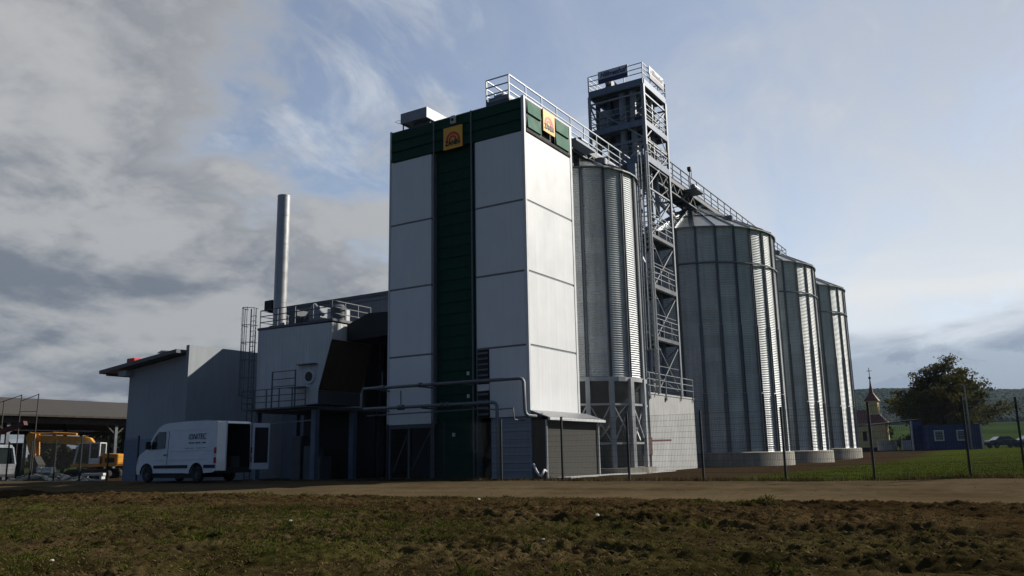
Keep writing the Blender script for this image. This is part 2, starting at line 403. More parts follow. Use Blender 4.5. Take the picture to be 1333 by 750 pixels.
def ground_mat(name, kind):
    m_ = bpy.data.materials.new(name); m_.use_nodes = True; t = NT(m_.node_tree); b = t.n['Principled BSDF']
    pos = t.node('ShaderNodeNewGeometry').outputs['Position']; x, y, z = t.sep(pos)
    n1 = t.noise(pos, 0.35, 5, 0.6); n2 = t.noise(pos, 2.2, 5, 0.65); n3 = t.noise(pos, 14, 4, 0.7)
    if kind == 'road':
        c = t.mix(t.ramp(n2, 0.3, 0.7), (0.100, 0.077, 0.046), (0.070, 0.053, 0.031))
        c = t.mix(t.ramp(n1, 0.42, 0.66, 0, 0.6), c, (0.048, 0.033, 0.018))
        ruts = t.noise(t.scale3(pos, 1.1, 0.05, 0), 1.0, 3, 0.6)
        c = t.mix(t.ramp(ruts, 0.45, 0.7, 0, 0.5), c, (0.110, 0.080, 0.044))
        c = t.mix(t.ramp(t.noise(pos, 30, 3, 0.7), 0.62, 0.72, 0, 0.55), c, (0.15, 0.125, 0.085))
        c = t.mix(t.ramp(y, -11, -22, 0, 0.45), c, (0.050, 0.034, 0.020))
        h = t.math('ADD', t.math('MULTIPLY', n2, 0.6), t.math('MULTIPLY', n3, 0.4))
        bs, bd = 0.7, 0.05
    elif kind == 'yard':
        soil = t.mix(t.ramp(n2, 0.3, 0.7), (0.050, 0.034, 0.020), (0.026, 0.018, 0.011))
        soil = t.mix(t.ramp(n3, 0.55, 0.75, 0, 0.5), soil, (0.075, 0.058, 0.038))
        grass = t.mix(t.ramp(n2, 0.3, 0.72), (0.030, 0.046, 0.007), (0.058, 0.068, 0.012))
        grass = t.mix(t.ramp(n3, 0.5, 0.8, 0, 0.4), grass, (0.055, 0.048, 0.015))
        mk = t.math('ADD', t.math('MULTIPLY', y, -1.0), t.math('MULTIPLY', t.math('SUBTRACT', n1, 0.5), 5.0))
        mk = t.math('ADD', mk, t.math('MULTIPLY', t.math('SUBTRACT', n2, 0.5), 2.0))
        gm = t.ramp(mk, 7.2, 9.6)
        c = t.mix(gm, soil, grass)
        # beyond the plant everything is meadow
        dd = t.vmath('DOT_PRODUCT', pos, tuple(FW), out=1)
        mead = t.mix(t.ramp(t.noise(pos, 0.02, 4, 0.5), 0.4, 0.6), (0.036, 0.056, 0.012), (0.024, 0.040, 0.010))
        c = t.mix(t.ramp(dd, 85, 130), c, mead)
        h = t.math('ADD', t.math('MULTIPLY', n2, 0.5), t.math('MULTIPLY', n3, 0.5)); bs, bd = 0.8, 0.08
    else:
        soil = t.mix(t.ramp(n2, 0.3, 0.7), (0.057, 0.042, 0.019), (0.032, 0.023, 0.010))
        soil = t.mix(t.ramp(n3, 0.58, 0.78, 0, 0.55), soil, (0.085, 0.058, 0.028))
        # bare brown strip next to the road, greener patches in the middle
        near = t.ramp(t.math('ADD', x, t.math('MULTIPLY', n1, 2.5)), -16.0, -13.5)
        soil = t.mix(t.math('MULTIPLY', near, 0.6), soil, (0.045, 0.028, 0.012))
        moss = t.mix(n2, (0.022, 0.032, 0.005), (0.042, 0.046, 0.009))
        gmask = t.math('MULTIPLY', t.ramp(t.math('ADD', t.noise(pos, 0.30, 4, 0.6), t.math('MULTIPLY', n2, 0.22)), 0.54, 0.74), t.math('MULTIPLY', t.math('SUBTRACT', 1.0, near), t.ramp(y, -12.0, -4.0, 0.35, 1.0)))
        c = t.mix(t.math('MULTIPLY', gmask, 0.8), soil, moss)
        blot = t.noise(t.scale3(pos, 0.9, 0.45, 0), 0.55, 5, 0.6)
        c = t.vmath('SCALE', c, t.ramp(blot, 0.33, 0.68, 0.55, 1.40))
        h = t.math('ADD', t.math('MULTIPLY', n3, 0.6), t.math('MULTIPLY', t.noise(pos, 55, 3, 0.7), 0.4)); bs, bd = 0.9, 0.03
    t.l.new(c, b.inputs['Base Color']); b.inputs['Roughness'].default_value = 1.0; b.inputs['Specular IOR Level'].default_value = 0.0
    bn = t.node('ShaderNodeBump'); bn.inputs['Strength'].default_value = bs; bn.inputs['Distance'].default_value = bd
    t.l.new(h, bn.inputs['Height']); t.l.new(bn.outputs[0], b.inputs['Normal'])
    return m_
M['road'] = ground_mat('road', 'road'); M['yard'] = ground_mat('yard', 'yard'); M['field'] = ground_mat('field', 'field')

def leaf_mat(name, c1, c2, tr=0.25, sc=0.5):
    m_ = bpy.data.materials.new(name); m_.use_nodes = True; t = NT(m_.node_tree); b = t.n['Principled BSDF']
    pos = t.node('ShaderNodeNewGeometry').outputs['Position']
    c = t.mix(t.ramp(t.noise(pos, sc, 4, 0.7), 0.3, 0.7), c1, c2)
    t.l.new(c, b.inputs['Base Color']); b.inputs['Roughness'].default_value = 0.9; b.inputs['Specular IOR Level'].default_value = 0.04
    if tr:
        tl = t.node('ShaderNodeBsdfTranslucent'); t.l.new(c, tl.inputs['Color'])
        mx = t.node('ShaderNodeMixShader'); mx.inputs[0].default_value = tr
        t.l.new(b.outputs[0], mx.inputs[1]); t.l.new(tl.outputs[0], mx.inputs[2]); t.l.new(mx.outputs[0], t.n['Material Output'].inputs['Surface'])
    return m_
M['leaf'] = leaf_mat('leaf', (0.050, 0.056, 0.016), (0.095, 0.080, 0.022), 0.3)
M['leaf_dark'] = leaf_mat('leaf_dark', (0.016, 0.024, 0.011), (0.032, 0.038, 0.016), 0.1)
M['forest'] = leaf_mat('forest', (0.008, 0.018, 0.008), (0.017, 0.026, 0.010), 0.0, 0.02)
M['grass_green'] = leaf_mat('grass_green', (0.032, 0.050, 0.007), (0.075, 0.080, 0.013), 0.25, 1.2)
M['grass_dry'] = leaf_mat('grass_dry', (0.055, 0.036, 0.014), (0.14, 0.10, 0.045), 0.1, 3.0)
M['clod'] = pmat('clod', (0.052, 0.032, 0.014), 0.95, var=0.35, vscale=3.0, spec=0.15)

# ------------------------------------------------------------------ ground, road, field
def axis_pts(lo, hi, fine_lo, fine_hi, step, grow=1.35):
    a = list(np.arange(fine_lo, fine_hi + 1e-6, step)); s = step
    while a[-1] < hi: s *= grow; a.append(min(a[-1] + s, hi))
    s = step
    while a[0] > lo: s *= grow; a.insert(0, max(a[0] - s, lo))
    return np.array(a)
def grid(name, xs, ys, zfun, mat, smooth=True, kind='structure'):
    X, Y = np.meshgrid(xs, ys, indexing='ij'); Z = zfun(X, Y)
    v = np.stack([X, Y, Z], -1).reshape(-1, 3); n = len(ys)
    i = (np.arange(len(xs) - 1)[:, None] * n + np.arange(n - 1)[None, :]).ravel()
    f = np.stack([i, i + n, i + n + 1, i + 1], -1)
    return tag(raw_mesh(name, v, f, mat, smooth), kind=kind)
def ground_z(X, Y):
    z = base_z(X, Y)
    z = z + 0.10 * (fbm(X, Y, 5, 3.0, 4) - 0.5) * sstep(-3, 1, X) * (1 - sstep(150, 220, X))
    return z - 0.30 * sstep(-2.6, -3.4, X) * sstep(-60, -45, X)
grid('ground', axis_pts(-900, 7000, -50, 100, 0.8), axis_pts(-5000, 5000, -35, 90, 0.8), ground_z, M['yard'])
def road_z(X, Y):
    b = base_z(X, Y) + 0.012
    ruts = -0.035 * (sstep(0.5, 0, np.abs(X + 5.4)) + sstep(0.5, 0, np.abs(X + 7.6)))
    return b + ruts + 0.05 * (fbm(X, Y, 21, 1.2, 5, 0.55) - 0.5) - 0.05 * sstep(-2.7, -2.2, X + 0.6 * (fbm(X, Y, 77, 1.5, 3) - 0.5))
grid('dirt_road', np.arange(-12.6, -2.15, 0.12), np.concatenate([np.arange(-60, -30, 0.6), np.arange(-30, 34, 0.14), np.arange(34, 90, 0.6)]), road_z, M['road'])
def field_h(X, Y):
    big = fbm(X, Y, 31, 2.2, 3) - 0.5
    mid = fbm(X, Y, 37, 0.7, 3, 0.6) - 0.5
    cl = np.abs(fbm(X, Y, 41, 0.34, 3, 0.6) - 0.5) * 2
    fine = fbm(X, Y, 51, 0.11, 2, 0.7) - 0.5
    rough = 0.75 + 0.7 * sstep(0.40, 0.62, fbm(X, Y, 61, 2.4, 3))
    h = 0.06 * big + 0.115 * mid * rough + rough * (0.075 * (0.4 - cl) + 0.085 * fine)
    # wheel tracks with lug marks, running along the road on the right
    for xr, w in ((-16.6, 0.28), (-18.6, 0.28)):
        dxr = X - xr - 0.5 * np.sin(Y * 0.13 + xr); on = sstep(-3.5, -7, Y + 1.5 * (fbm(X, Y, 67, 1.5, 2) - 0.5))
        h = h + on * (-0.045 * np.exp(-(dxr / w) ** 2) + 0.045 * np.exp(-((dxr - 0.5) / 0.18) ** 2) + 0.03 * np.exp(-((dxr + 0.5) / 0.18) ** 2))
        h = h + on * 0.03 * np.sin((Y + np.abs(dxr) * 1.4) * 2 * math.pi / 0.36) * np.exp(-(dxr / (w * 1.3)) ** 4)
    return h
def field_z(X, Y):
    e = sstep(-11.4, -12.6, X + 0.9 * (fbm(X, Y, 71, 1.6, 3) - 0.5))
    return base_z(X, Y) - 0.10 * (1 - e) + e * (field_h(X, Y) + 0.07)
grid('field', np.concatenate([np.arange(-45, -25, 0.12), np.arange(-25, -11.2, 0.04)]), np.concatenate([np.arange(-32, -24, 0.12), np.arange(-24, 14, 0.05), np.arange(14, 40, 0.12)]), field_z, M['field'])

def in_view(n, d0, d1, power=1.0, spread=0.66):
    d = d0 + (d1 - d0) * nrng.random(n) ** power
    l = (nrng.random(n) * 2 - 1) * spread * d
    return EYE.x + RT.x * l + FW.x * d, EYE.y + RT.y * l + FW.y * d
def blades(name, n, hmin, hmax, mat, mask, wid=0.012, bend=0.5):
    x, y = in_view(n, 8.3, 27, 0.8)
    ok = (x < -12.4) & mask(x, y); x = x[ok]; y = y[ok]; n = len(x)
    z = field_z(x, y) - 0.01
    h = hmin + (hmax - hmin) * nrng.random(n) ** 2; a = nrng.random(n) * 2 * math.pi; la = nrng.random(n) * 2 * math.pi
    le = bend * h * nrng.random(n); w = wid * (0.6 + 0.8 * nrng.random(n))
    ca, sa = np.cos(a) * w, np.sin(a) * w
    p0 = np.stack([x - ca, y - sa, z], -1); p1 = np.stack([x + ca, y + sa, z], -1)
    p2 = np.stack([x + np.cos(la) * le * 0.4 + ca * 0.6, y + np.sin(la) * le * 0.4 + sa * 0.6, z + h * 0.65], -1)
    p3 = np.stack([x + np.cos(la) * le, y + np.sin(la) * le, z + h], -1)
    v = np.stack([p0, p1, p2, p3], 1).reshape(-1, 3); i = np.arange(n)[:, None] * 4
    return tag(raw_mesh(name, v, i + np.array([[0, 1, 2, 3]]), mat), kind='stuff')
def gpatch(x, y): return fbm(x, y, 91, 2.6, 4, 0.6) * (1 - 0.30 * sstep(-16.5, -13.5, x)) * (1 - 0.10 * sstep(-3, -9, y)) + 0.20 * np.exp(-((x + 17.5) / 2.2) ** 2 - ((y + 4.5) / 4.0) ** 2) + 0.45 * sstep(-13.6, -12.9, x) * sstep(0.52, 0.66, fbm(x, y, 97, 2.2, 2))
def tufts(name, n, per, hmin, hmax, mat, mask, spread=0.05, wid=0.006):
    cx, cy = in_view(n, 8.3, 27, 0.8); ok = (cx < -12.2) & mask(cx, cy); cx = cx[ok]; cy = cy[ok]; n = len(cx)
    hs = hmin + (hmax - hmin) * nrng.random(n) ** 1.6
    x = np.repeat(cx, per) + nrng.normal(0, spread, n * per); y = np.repeat(cy, per) + nrng.normal(0, spread, n * per); h = np.repeat(hs, per) * (0.4 + 0.7 * nrng.random(n * per))
    z = field_z(x, y) - 0.012; a = nrng.random(n * per) * 6.28; le = h * (0.2 + 0.9 * nrng.random(n * per)); w = wid * (0.6 + 0.9 * nrng.random(n * per)); q = nrng.random(n * per) * 6.28
    ca, sa = np.cos(a) * w, np.sin(a) * w
    v = np.stack([np.stack([x - ca, y - sa, z], -1), np.stack([x + ca, y + sa, z], -1), np.stack([x + ca * .7 + np.cos(q) * le * .35, y + sa * .7 + np.sin(q) * le * .35, z + h * .65], -1), np.stack([x + np.cos(q) * le, y + np.sin(q) * le, z + h], -1)], 1).reshape(-1, 3)
    return tag(raw_mesh(name, v, np.arange(n * per)[:, None] * 4 + np.array([[0, 1, 2, 3]]), mat), kind='stuff')
tufts('field_grass', 16000, 16, 0.02, 0.075, M['grass_green'], lambda x, y: gpatch(x, y) + 0.16 * (nrng.random(len(x)) - 0.5) > 0.535, 0.06)
tufts('weeds', 700, 20, 0.05, 0.14, M['grass_green'], lambda x, y: gpatch(x, y) + 0.3 * (nrng.random(len(x)) - 0.5) > 0.53, 0.05, 0.008)
blades('dry_straw', 150000, 0.008, 0.05, M['grass_dry'], lambda x, y: fbm(x, y, 191, 1.8, 3) + 0.3 * (nrng.random(len(x)) - 0.5) > 0.36, wid=0.009, bend=2.0)
def yard_grass(name, n, mat):
    d = 24 + 55 * nrng.random(n) ** 1.3; l = (nrng.random(n) * 0.72 - 0.02) * d
    x = EYE.x + RT.x * l + FW.x * d; y = EYE.y + RT.y * l + FW.y * d
    ok = (x > -2.5) & (-y + 5 * (fbm(x, y, 131, 2.5, 3) - 0.5) > 8.6); x = x[ok]; y = y[ok]; n = len(x)
    z = ground_z(x, y) - 0.01; h = 0.03 + 0.06 * nrng.random(n) ** 2; a = nrng.random(n) * 6.28; w = 0.008 + 0.012 * nrng.random(n)
    p0 = np.stack([x - np.cos(a) * w, y - np.sin(a) * w, z], -1); p1 = np.stack([x + np.cos(a) * w, y + np.sin(a) * w, z], -1)
    p2 = np.stack([x + (nrng.random(n) - .5) * 0.1, y + (nrng.random(n) - .5) * 0.1, z + h], -1)
    v = np.stack([p0, p1, p2], 1).reshape(-1, 3)
    tag(raw_mesh(name, v, np.arange(n)[:, None] * 3 + np.array([[0, 1, 2]]), mat), kind='stuff')
yard_grass('verge_grass', 90000, M['grass_green'])
def edge_weeds():
    n = 9000; y = -19 + 26 * nrng.random(n); x = -2.25 + nrng.normal(0, 0.28, n); ok = fbm(x, y, 151, 1.4, 3) + 0.25 * (nrng.random(n) - 0.5) > 0.47; x = x[ok]; y = y[ok]; n = len(x)
    z = np.maximum(ground_z(x, y), road_z(x, y)) - 0.01; h = 0.05 + 0.16 * nrng.random(n) ** 2; a = nrng.random(n) * 6.28; w = 0.008 + 0.01 * nrng.random(n)
    v = np.stack([np.stack([x - np.cos(a) * w, y - np.sin(a) * w, z], -1), np.stack([x + np.cos(a) * w, y + np.sin(a) * w, z], -1), np.stack([x + nrng.normal(0, .05, n), y + nrng.normal(0, .05, n), z + h], -1)], 1).reshape(-1, 3)
    tag(raw_mesh('fence_weeds', v, np.arange(n)[:, None] * 3 + np.array([[0, 1, 2]]), M['grass_dry']), kind='stuff')
edge_weeds()
def lumps(name, n, rmin, rmax, mat, mask, fz, d0=8.3, d1=27):
    x, y = in_view(n, d0, d1, 0.9); ok = mask(x, y); x = x[ok]; y = y[ok]; n = len(x)
    base = np.array([(1, 0, 0), (-1, 0, 0), (0, 1, 0), (0, -1, 0), (0, 0, 1), (0, 0, -.6)], float)
    fc = np.array([(0, 2, 4), (2, 1, 4), (1, 3, 4), (3, 0, 4), (2, 0, 5), (1, 2, 5), (3, 1, 5), (0, 3, 5)])
    r = rmin + (rmax - rmin) * nrng.random(n) ** 3
    v = base[None] * (0.6 + 0.8 * nrng.random((n, 6, 1))) * r[:, None, None]; v[:, :, 2] *= 0.55
    a = nrng.random(n) * 6.28; c, s = np.cos(a)[:, None], np.sin(a)[:, None]
    vx = v[:, :, 0] * c - v[:, :, 1] * s; vy = v[:, :, 0] * s + v[:, :, 1] * c
    v = np.stack([vx + x[:, None], vy + y[:, None], v[:, :, 2] + (fz(x, y) + 0.2 * r)[:, None]], -1)
    tag(raw_mesh(name, v.reshape(-1, 3), (np.arange(n)[:, None, None] * 6 + fc[None]).reshape(-1, 3), mat), kind='stuff')
lumps('soil_clods', 30000, 0.005, 0.032, M['clod'], lambda x, y: (x < -12.2) & (fbm(x, y, 141, 1.6, 3) + 0.3 * (nrng.random(len(x)) - 0.5) > 0.42), field_z)
lumps('road_gravel', 3000, 0.006, 0.022, M['clod'], lambda x, y: (x > -11.5) & (x < -2.6), road_z, 17, 46)

# a few pale stones one can pick out on the field
stone_labels = ['pale stone lying in the soil left of centre in the field', 'small white stone in the brown soil strip below the dryer',
    'pale stone on the grassy patch in front of the dryer', 'whitish flat stone at the bottom edge of the field, left half',
    'pale stone on the bare soil below the first silo', 'light stone by the wheel ruts at the right', 'small pale stone near the far right end of the field',
    'flat pale stone in the soil strip beside the road, right half', 'cream stone among clods at bottom centre', 'small white stone at bottom left']
stone_pos = [(-4.6, 17.5), (-0.9, 20.5), (1.5, 16.0), (-5.2, 12.9), (3.6, 20.0), (8.2, 16.3), (10.8, 17.6), (9.0, 20.3), (0.4, 13.0), (-7.2, 13.4)]
for (l, d), lb in zip(stone_pos, stone_labels):
    p = L(l, d, 0); mb = MB(); r = rng.uniform(0.035, 0.07)
    prof = [(0.02, -0.5), (0.8, -0.35), (1.0, 0.0), (0.75, 0.4), (0.25, 0.58)]
    mb.lathe([(a * r, b * r) for a, b in prof], 7, cap=True)
    mb.v = [(x * rng.uniform(0.8, 1.25), y * rng.uniform(0.7, 1.1), z * rng.uniform(0.85, 1.1)) for x, y, z in mb.v]
    tag(mb.build('stone', M['stone'], loc=(p.x, p.y, float(field_z(np.array([p.x]), np.array([p.y]))[0]) + 0.3 * r), rotz=rng.uniform(0, 6)), lb, 'stone', 'pale stones on the field')

# ------------------------------------------------------------------ grain dryer
dry = thing('grain_dryer', 'tall white panelled grain dryer tower with a dark green stripe and ZANIN sign', 'grain dryer')
WY, DX, HT = 7.72, 4.5, 16.75
# dark inner box added behind the cladding to block light
MB().box(0.42, 4.40, 0.10, 7.62, 2.62, HT - 0.05).build('core_light_block', M['core'], dry)
levels = [(2.80, 5.50), (5.58, 8.72), (8.80, 11.90), (11.98, 15.13)]
def panel(x0, x1, y0, y1, z0, z1, mat='white_panel'): return MB().box(x0, x1, y0, y1, z0, z1).build('wall_panel', M[mat], dry, bevel=0.012)
for i, (z0, z1) in enumerate(levels):
    panel(0.0, 0.40, 5.17, WY - 0.08, 2.42 if i == 0 else z0, z1)
    if i == 0: panel(0.0, 0.40, 0.12, 2.00, 2.55, z1)
    else: panel(0.0, 0.40, 0.12, 2.64, z0, z1)
    panel(0.14, 4.30, 0.0, 0.09, z0, z1)                      # sunny side
    panel(0.14, 4.30, WY - 0.09, WY, z0, z1)
    panel(4.41, 4.49, 0.1, 7.6, z0, z1)
j = MB()
for (z0, z1), (z2, z3) in zip(levels[:-1], levels[1:]):
    j.box(0.03, 0.39, 0.12, 2.64, z1 + 0.004, z2 - 0.004).box(0.03, 0.39, 5.17, WY - 0.08, z1 + 0.004, z2 - 0.004).box(0.14, 4.3, 0.025, 0.09, z1 + 0.004, z2 - 0.004)
j.build('panel_joint', M['joint'], dry)
for (x0, x1, y0, y1) in ((-0.02, 0.13, -0.03, 0.115), (-0.02, 0.10, WY - 0.075, WY + 0.02), (4.305, 4.5, -0.02, 0.095)):
    MB().box(x0, x1, y0, y1, 2.62 if y0 < 1 else 2.40, HT + 0.06).build('corner_post', M['trim'], dry, bevel=0.01)
MB().box(-0.03, 4.52, -0.06, 0.10, 2.66, 2.795).build('bottom_flange', M['trim'], dry, bevel=0.008)
def lapped(y0, y1, z0, z1, xf, rows, lap=0.05, depth=0.36):
    """boards lapped like shingles, face towards -X"""
    mb = MB(); h = (z1 - z0) / rows
    for r in range(rows):
        a = z0 + r * h
        mb.prism([(xf - lap, a), (xf, a + h - 0.004), (xf + depth, a + h - 0.004), (xf + depth, a)], 'y', y0, y1)
    return mb
for y0, y1 in ((5.03, 7.62), (2.86, 4.97), (0.13, 2.80)):
    lapped(y0, y1, 15.18, HT, 0.02, 3).build('green_cladding', M['green_dark'], dry)
lapped(2.90, 4.93, 0.0, 15.17, 0.24, 29, 0.035, 0.3).build('green_stripe', M['green_dark'], dry)
# right-hand green louvre band in three parts around the sign
for x0, x1 in ((0.20, 1.55), (2.80, 4.25)):
    fr = MB().box(x0, x1, -0.02, 0.03, 15.30, 16.72).build('louvre_frame', M['black'], dry)
    for z0, z1 in ((15.37, 15.97), (16.06, 16.66)):
        MB().prism([(-0.085, z0), (-0.03, z1), (-0.021, z1), (-0.021, z0)], 'x', x0 + 0.08, x1 - 0.08).build('louvre_blade', M['green'], fr)
lv = MB()
for i in range(4): lv.bar((0.16, -0.03, 15.17 + i * 0.035), (4.3, -0.03, 15.17 + i * 0.035), 0.05, 0.014)
lv.box(0.15, 4.3, -0.015, 0.02, 15.14, 15.30); lv.build('vent_strip', M['black'], dry)
MB().box(0.13, 4.31, -0.018, 0.02, 16.725, HT + 0.04).build('parapet_cap', M['trim'], dry)
for y in (4.995, 2.83):
    MB().tube([(-0.04, y, 0.05), (-0.04, y, HT)], 0.035, 8).build('rain_pipe', M['pipe'], dry, smooth='auto')
for y in (5.13, 2.72):
    MB().box(0.10, 0.38, y - 0.06, y + 0.03, 0.0 if y < 3 else 2.4, 15.17).build('edge_strip', M['joint'], dry)
# louvred air inlets
for z0, z1 in ((4.02, 5.46), (2.56, 3.70)):
    vg = MB().box(-0.005, 0.3, 2.04, 2.62, z0, z1).build('air_inlet', M['black'], dry)
    sl = MB(); nz = int((z1 - z0) / 0.24)
    for i in range(nz):
        z = z0 + (i + 0.5) * (z1 - z0) / nz; sl.prism([(-0.07, z - 0.02), (-0.012, z + 0.05), (-0.012, z + 0.03), (-0.07, z - 0.04)], 'y', 2.05, 2.61)
    sl.build('slat', M['steel_dark'], vg)
MB().box(0.0, 0.3, 2.04, 2.64, 3.72, 4.0).build('wall_panel', M['white_panel'], dry)
# open base: steel legs, plenum box coloured near-black as inner shade, blue-grey plinth wall on the right
for y in (7.62, 6.5, 5.22, 2.72):
    MB().bar((0.12, y, 0.0), (0.12, y, 2.62), 0.10, 0.10).build('leg', M['steel_dark'], dry)
for x in (4.2,):
    for y in (7.55, 4.0, 0.2): MB().bar((x, y, 0), (x, y, 2.62), 0.16).build('leg', M['steel_dark'], dry)
MB().box(0.02, 0.12, 5.0, 7.66, 2.24, 2.40).build('base_beam', M['steel_dark'], dry)
MB().bar((0.2, 6.45, 0.3), (0.2, 5.3, 2.2), 0.05).bar((0.2, 6.55, 2.2), (0.2, 7.5, 0.3), 0.05).build('brace', M['steel_dark'], dry)
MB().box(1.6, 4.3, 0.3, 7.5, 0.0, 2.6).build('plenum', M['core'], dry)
MB().box(0.06, 0.20, 0.0, 1.98, -0.1, 2.53).build('plinth_wall', M['blue_wall'], dry)
MB().box(0.3, 4.4, 0.02, 0.1, -0.1, 2.6).build('plinth_wall', M['block'], dry)
# small fittings on the green stripe near the ground
for y, z in ((3.25, 4.55), (3.25, 3.55), (4.05, 1.9)):
    MB().box(0.16, 0.25, y - 0.06, y + 0.06, z - 0.08, z + 0.08).build('junction_box', M['trim'], dry)
# roof equipment
hood = MB()
hood.box(0.55, 3.4, 5.9, 7.45, 17.42, 17.50).box(0.50, 0.55, 5.85, 7.5, 17.36, 17.86).box(0.55, 3.4, 5.85, 5.90, 17.36, 17.86).box(0.55, 3.4, 7.45, 7.5, 17.36, 17.86).box(0.5, 3.4, 5.85, 7.5, 17.86, 17.90)
hood = hood.build('exhaust_hood', M['steel'], dry)
MB().box(0.9, 3.0, 5.95, 7.0, HT, 17.42).build('hood_neck', M['blue_steel'], hood)
for x, y in ((0.6, 7.4), (3.3, 7.4), (3.3, 5.95)): MB().bar((x, y, HT), (x, y, 17.42), 0.05).build('hood_leg', M['steel_dark'], hood)
MB().tube([(0.8, 7.5, 17.55), (0.7, 7.8, 17.7), (0.6, 7.95, 17.62), (0.7, 7.75, 17.52), (0.8, 7.5, 17.5)], 0.012, 5).build('cable_loop', M['black'], hood)
fb = MB().box(0.35, 2.6, 0.98, 2.1, HT, 17.28).build('feed_box', M['blue_steel'], dry, bevel=0.02)
MB().box(0.33, 0.36, 1.0, 2.08, 17.05, 17.18).build('rib_strip', M['steel'], fb)
MB().box(0.0, 4.5, 0.05, 7.7, HT - 0.04, HT - 0.004).build('roof_deck', M['steel_dark'], dry)

def zanin(parent, face):
    """square amber sign with red arcs over black letters; face 'front' looks to -X, 'side' looks to -Y"""
    if face == 'front':
        O = Vector((-0.09, 3.84, 15.64)); xd = Vector((0, -1, 0)); nd = Vector((-1, 0, 0))
    else:
        O = Vector((2.17, -0.09, 16.20)); xd = Vector((1, 0, 0)); nd = Vector((0, -1, 0))
    ud = Vector((0, 0, 1)); s = 0.54
    def P(a, b, n): return O + xd * a + ud * b + nd * n
    def plate(poly, n0, n1): 
        mb = MB(); k = len(poly)
        return mb.add([P(a, b, n0) for a, b in poly] + [P(a, b, n1) for a, b in poly], [tuple(range(k)), tuple(range(k, 2 * k))] + [(i, (i + 1) % k, k + (i + 1) % k, k + i) for i in range(k)])
    board = plate([(-s, -s), (s, -s), (s, s), (-s, s)], -0.05, 0.0).build('sign_board', M['amber'], parent)
    for r0, r1 in ((0.40, 0.29), (0.22, 0.13)):
        mb = MB(); n = 20; vs = []; fs = []
        for i in range(n + 1):
            t = math.pi * (1.08 * i / n - 0.04)
            for r in (r0, r1):
                for q in (0.002, 0.012): vs.append(P(r * math.cos(t), -0.12 + r * math.sin(t), q))
        for i in range(n):
            o = i * 4; fs += [(o + 1, o + 3, o + 7, o + 5), (o, o + 1, o + 5, o + 4), (o + 2, o + 6, o + 7, o + 3)]
        mb.add(vs, fs); mb.build('arc_emblem', M['sign_red'], board)
    text_obj('ZANIN', 0.32, 0.006, M['sign_black'], board, P(0, -0.27, 0.018), xd, ud, width=0.84, bold=0.012)
    return board
zanin(dry, 'front'); zanin(dry, 'side')
lampb = MB().box(-0.16, -0.05, 3.66, 3.94, 16.32, 16.70).build('flood_light', M['trim'], dry, bevel=0.015)
MB().box(-0.20, -0.162, 3.73, 3.87, 16.42, 16.55).build('lens', M['black'], lampb)

# gas pipes along the dryer front
p1 = thing('gas_pipe', 'upper grey gas pipe across the dryer front, bending down at its right corner', 'pipe', (-0.85, 0, 0), group='gas pipes on the dryer front')
MB().tube([(0, 8.4, 4.09), (0, -0.05, 4.05), (0, -0.17, 4.01), (0, -0.24, 3.9), (0, -0.27, 2.75), (0.02, -0.30, 2.6), (0.10, -0.36, 2.52), (0.5, -0.5, 2.5)], 0.075, 10).build('pipe_run', M['pipe'], p1, smooth='auto')
p2 = thing('gas_pipe', 'lower grey gas pipe across the dryer front, dropping to the ground near its middle right', 'pipe', (-0.85, 0, 0), group='gas pipes on the dryer front')
MB().tube([(0, 8.4, 3.16), (0, 1.30, 3.14), (0, 1.16, 3.10), (0, 1.08, 3.0), (0, 1.06, -0.05)], 0.075, 10).build('pipe_run', M['pipe'], p2, smooth='auto')
for p, ys, z in ((p1, (7.3, 4.3, 5.1), 4.08), (p2, (6.2, 3.6, 3.9), 3.15)):
    vb = MB().tube([(0, ys[0] + 0.16, z), (0, ys[0] - 0.16, z)], 0.12, 10).build('valve', M['steel_dark'], p, smooth='auto')
    MB().bar((0, ys[0], z + 0.1), (0, ys[0] + 0.02, z + 0.75), 0.035).build('valve_lever', M['steel_dark'], vb)
    for y in ys[1:]: MB().tube([(0, y + 0.06, z), (0, y - 0.06, z)], 0.115, 10).build('flange', M['steel_dark'], p, smooth='auto')
    for y in (7.6, 5.05, 2.8): MB().bar((0, y, z - 0.08), (0.84, y, z - 0.08), 0.06).build('bracket', M['steel_dark'], p)
tag(MB().tube([(-0.75, 8.3, 2.86), (-0.75, 1.9, 2.9), (-0.75, 1.2, 2.84), (-0.75, 0.35, 2.86), (-0.75, 0.3, 2.4), (0.02, 0.3, 2.38)], 0.03, 6).build('conduit', M['pipe'], None, smooth='auto'),
    'thin cable conduit running just under the lower gas pipe', 'conduit')

# lean-to beside the dryer
an = thing('lean_to_shed', 'low grey blockwork lean-to with a tin roof against the sunny side of the dryer', 'shed', (0.11, -0.66, 0))
MB().box(0, 4.75, 0.0, 0.14, -0.15, 2.40).build('wall', M['block'], an)
MB().box(0.0, 0.14, 0.142, 0.64, -0.15, 2.52).build('wall', M['block'], an)
MB().box(4.6, 4.75, 0.142, 0.7, -0.15, 2.5).build('wall', M['block'], an)
MB().box(0.002, 0.12, 0.15, 0.72, 2.42, 2.66).build('gable_sheet', M['steel_dark'], an)
rf = MB().prism([(-0.24, 2.44), (-0.24, 2.49), (0.64, 2.80), (0.64, 2.73)], 'x', -0.15, 4.95).build('roof', M['roof_sheet'], an)
MB().box(-0.18, 4.98, -0.33, -0.23, 2.35, 2.47).build('gutter', M['trim'], rf, bevel=0.01)
for x in (-0.03, 4.72): MB().tube([(x, -0.06, 2.38), (x, -0.06, -0.1)], 0.045, 8).build('downpipe', M['trim'], an, smooth='auto')
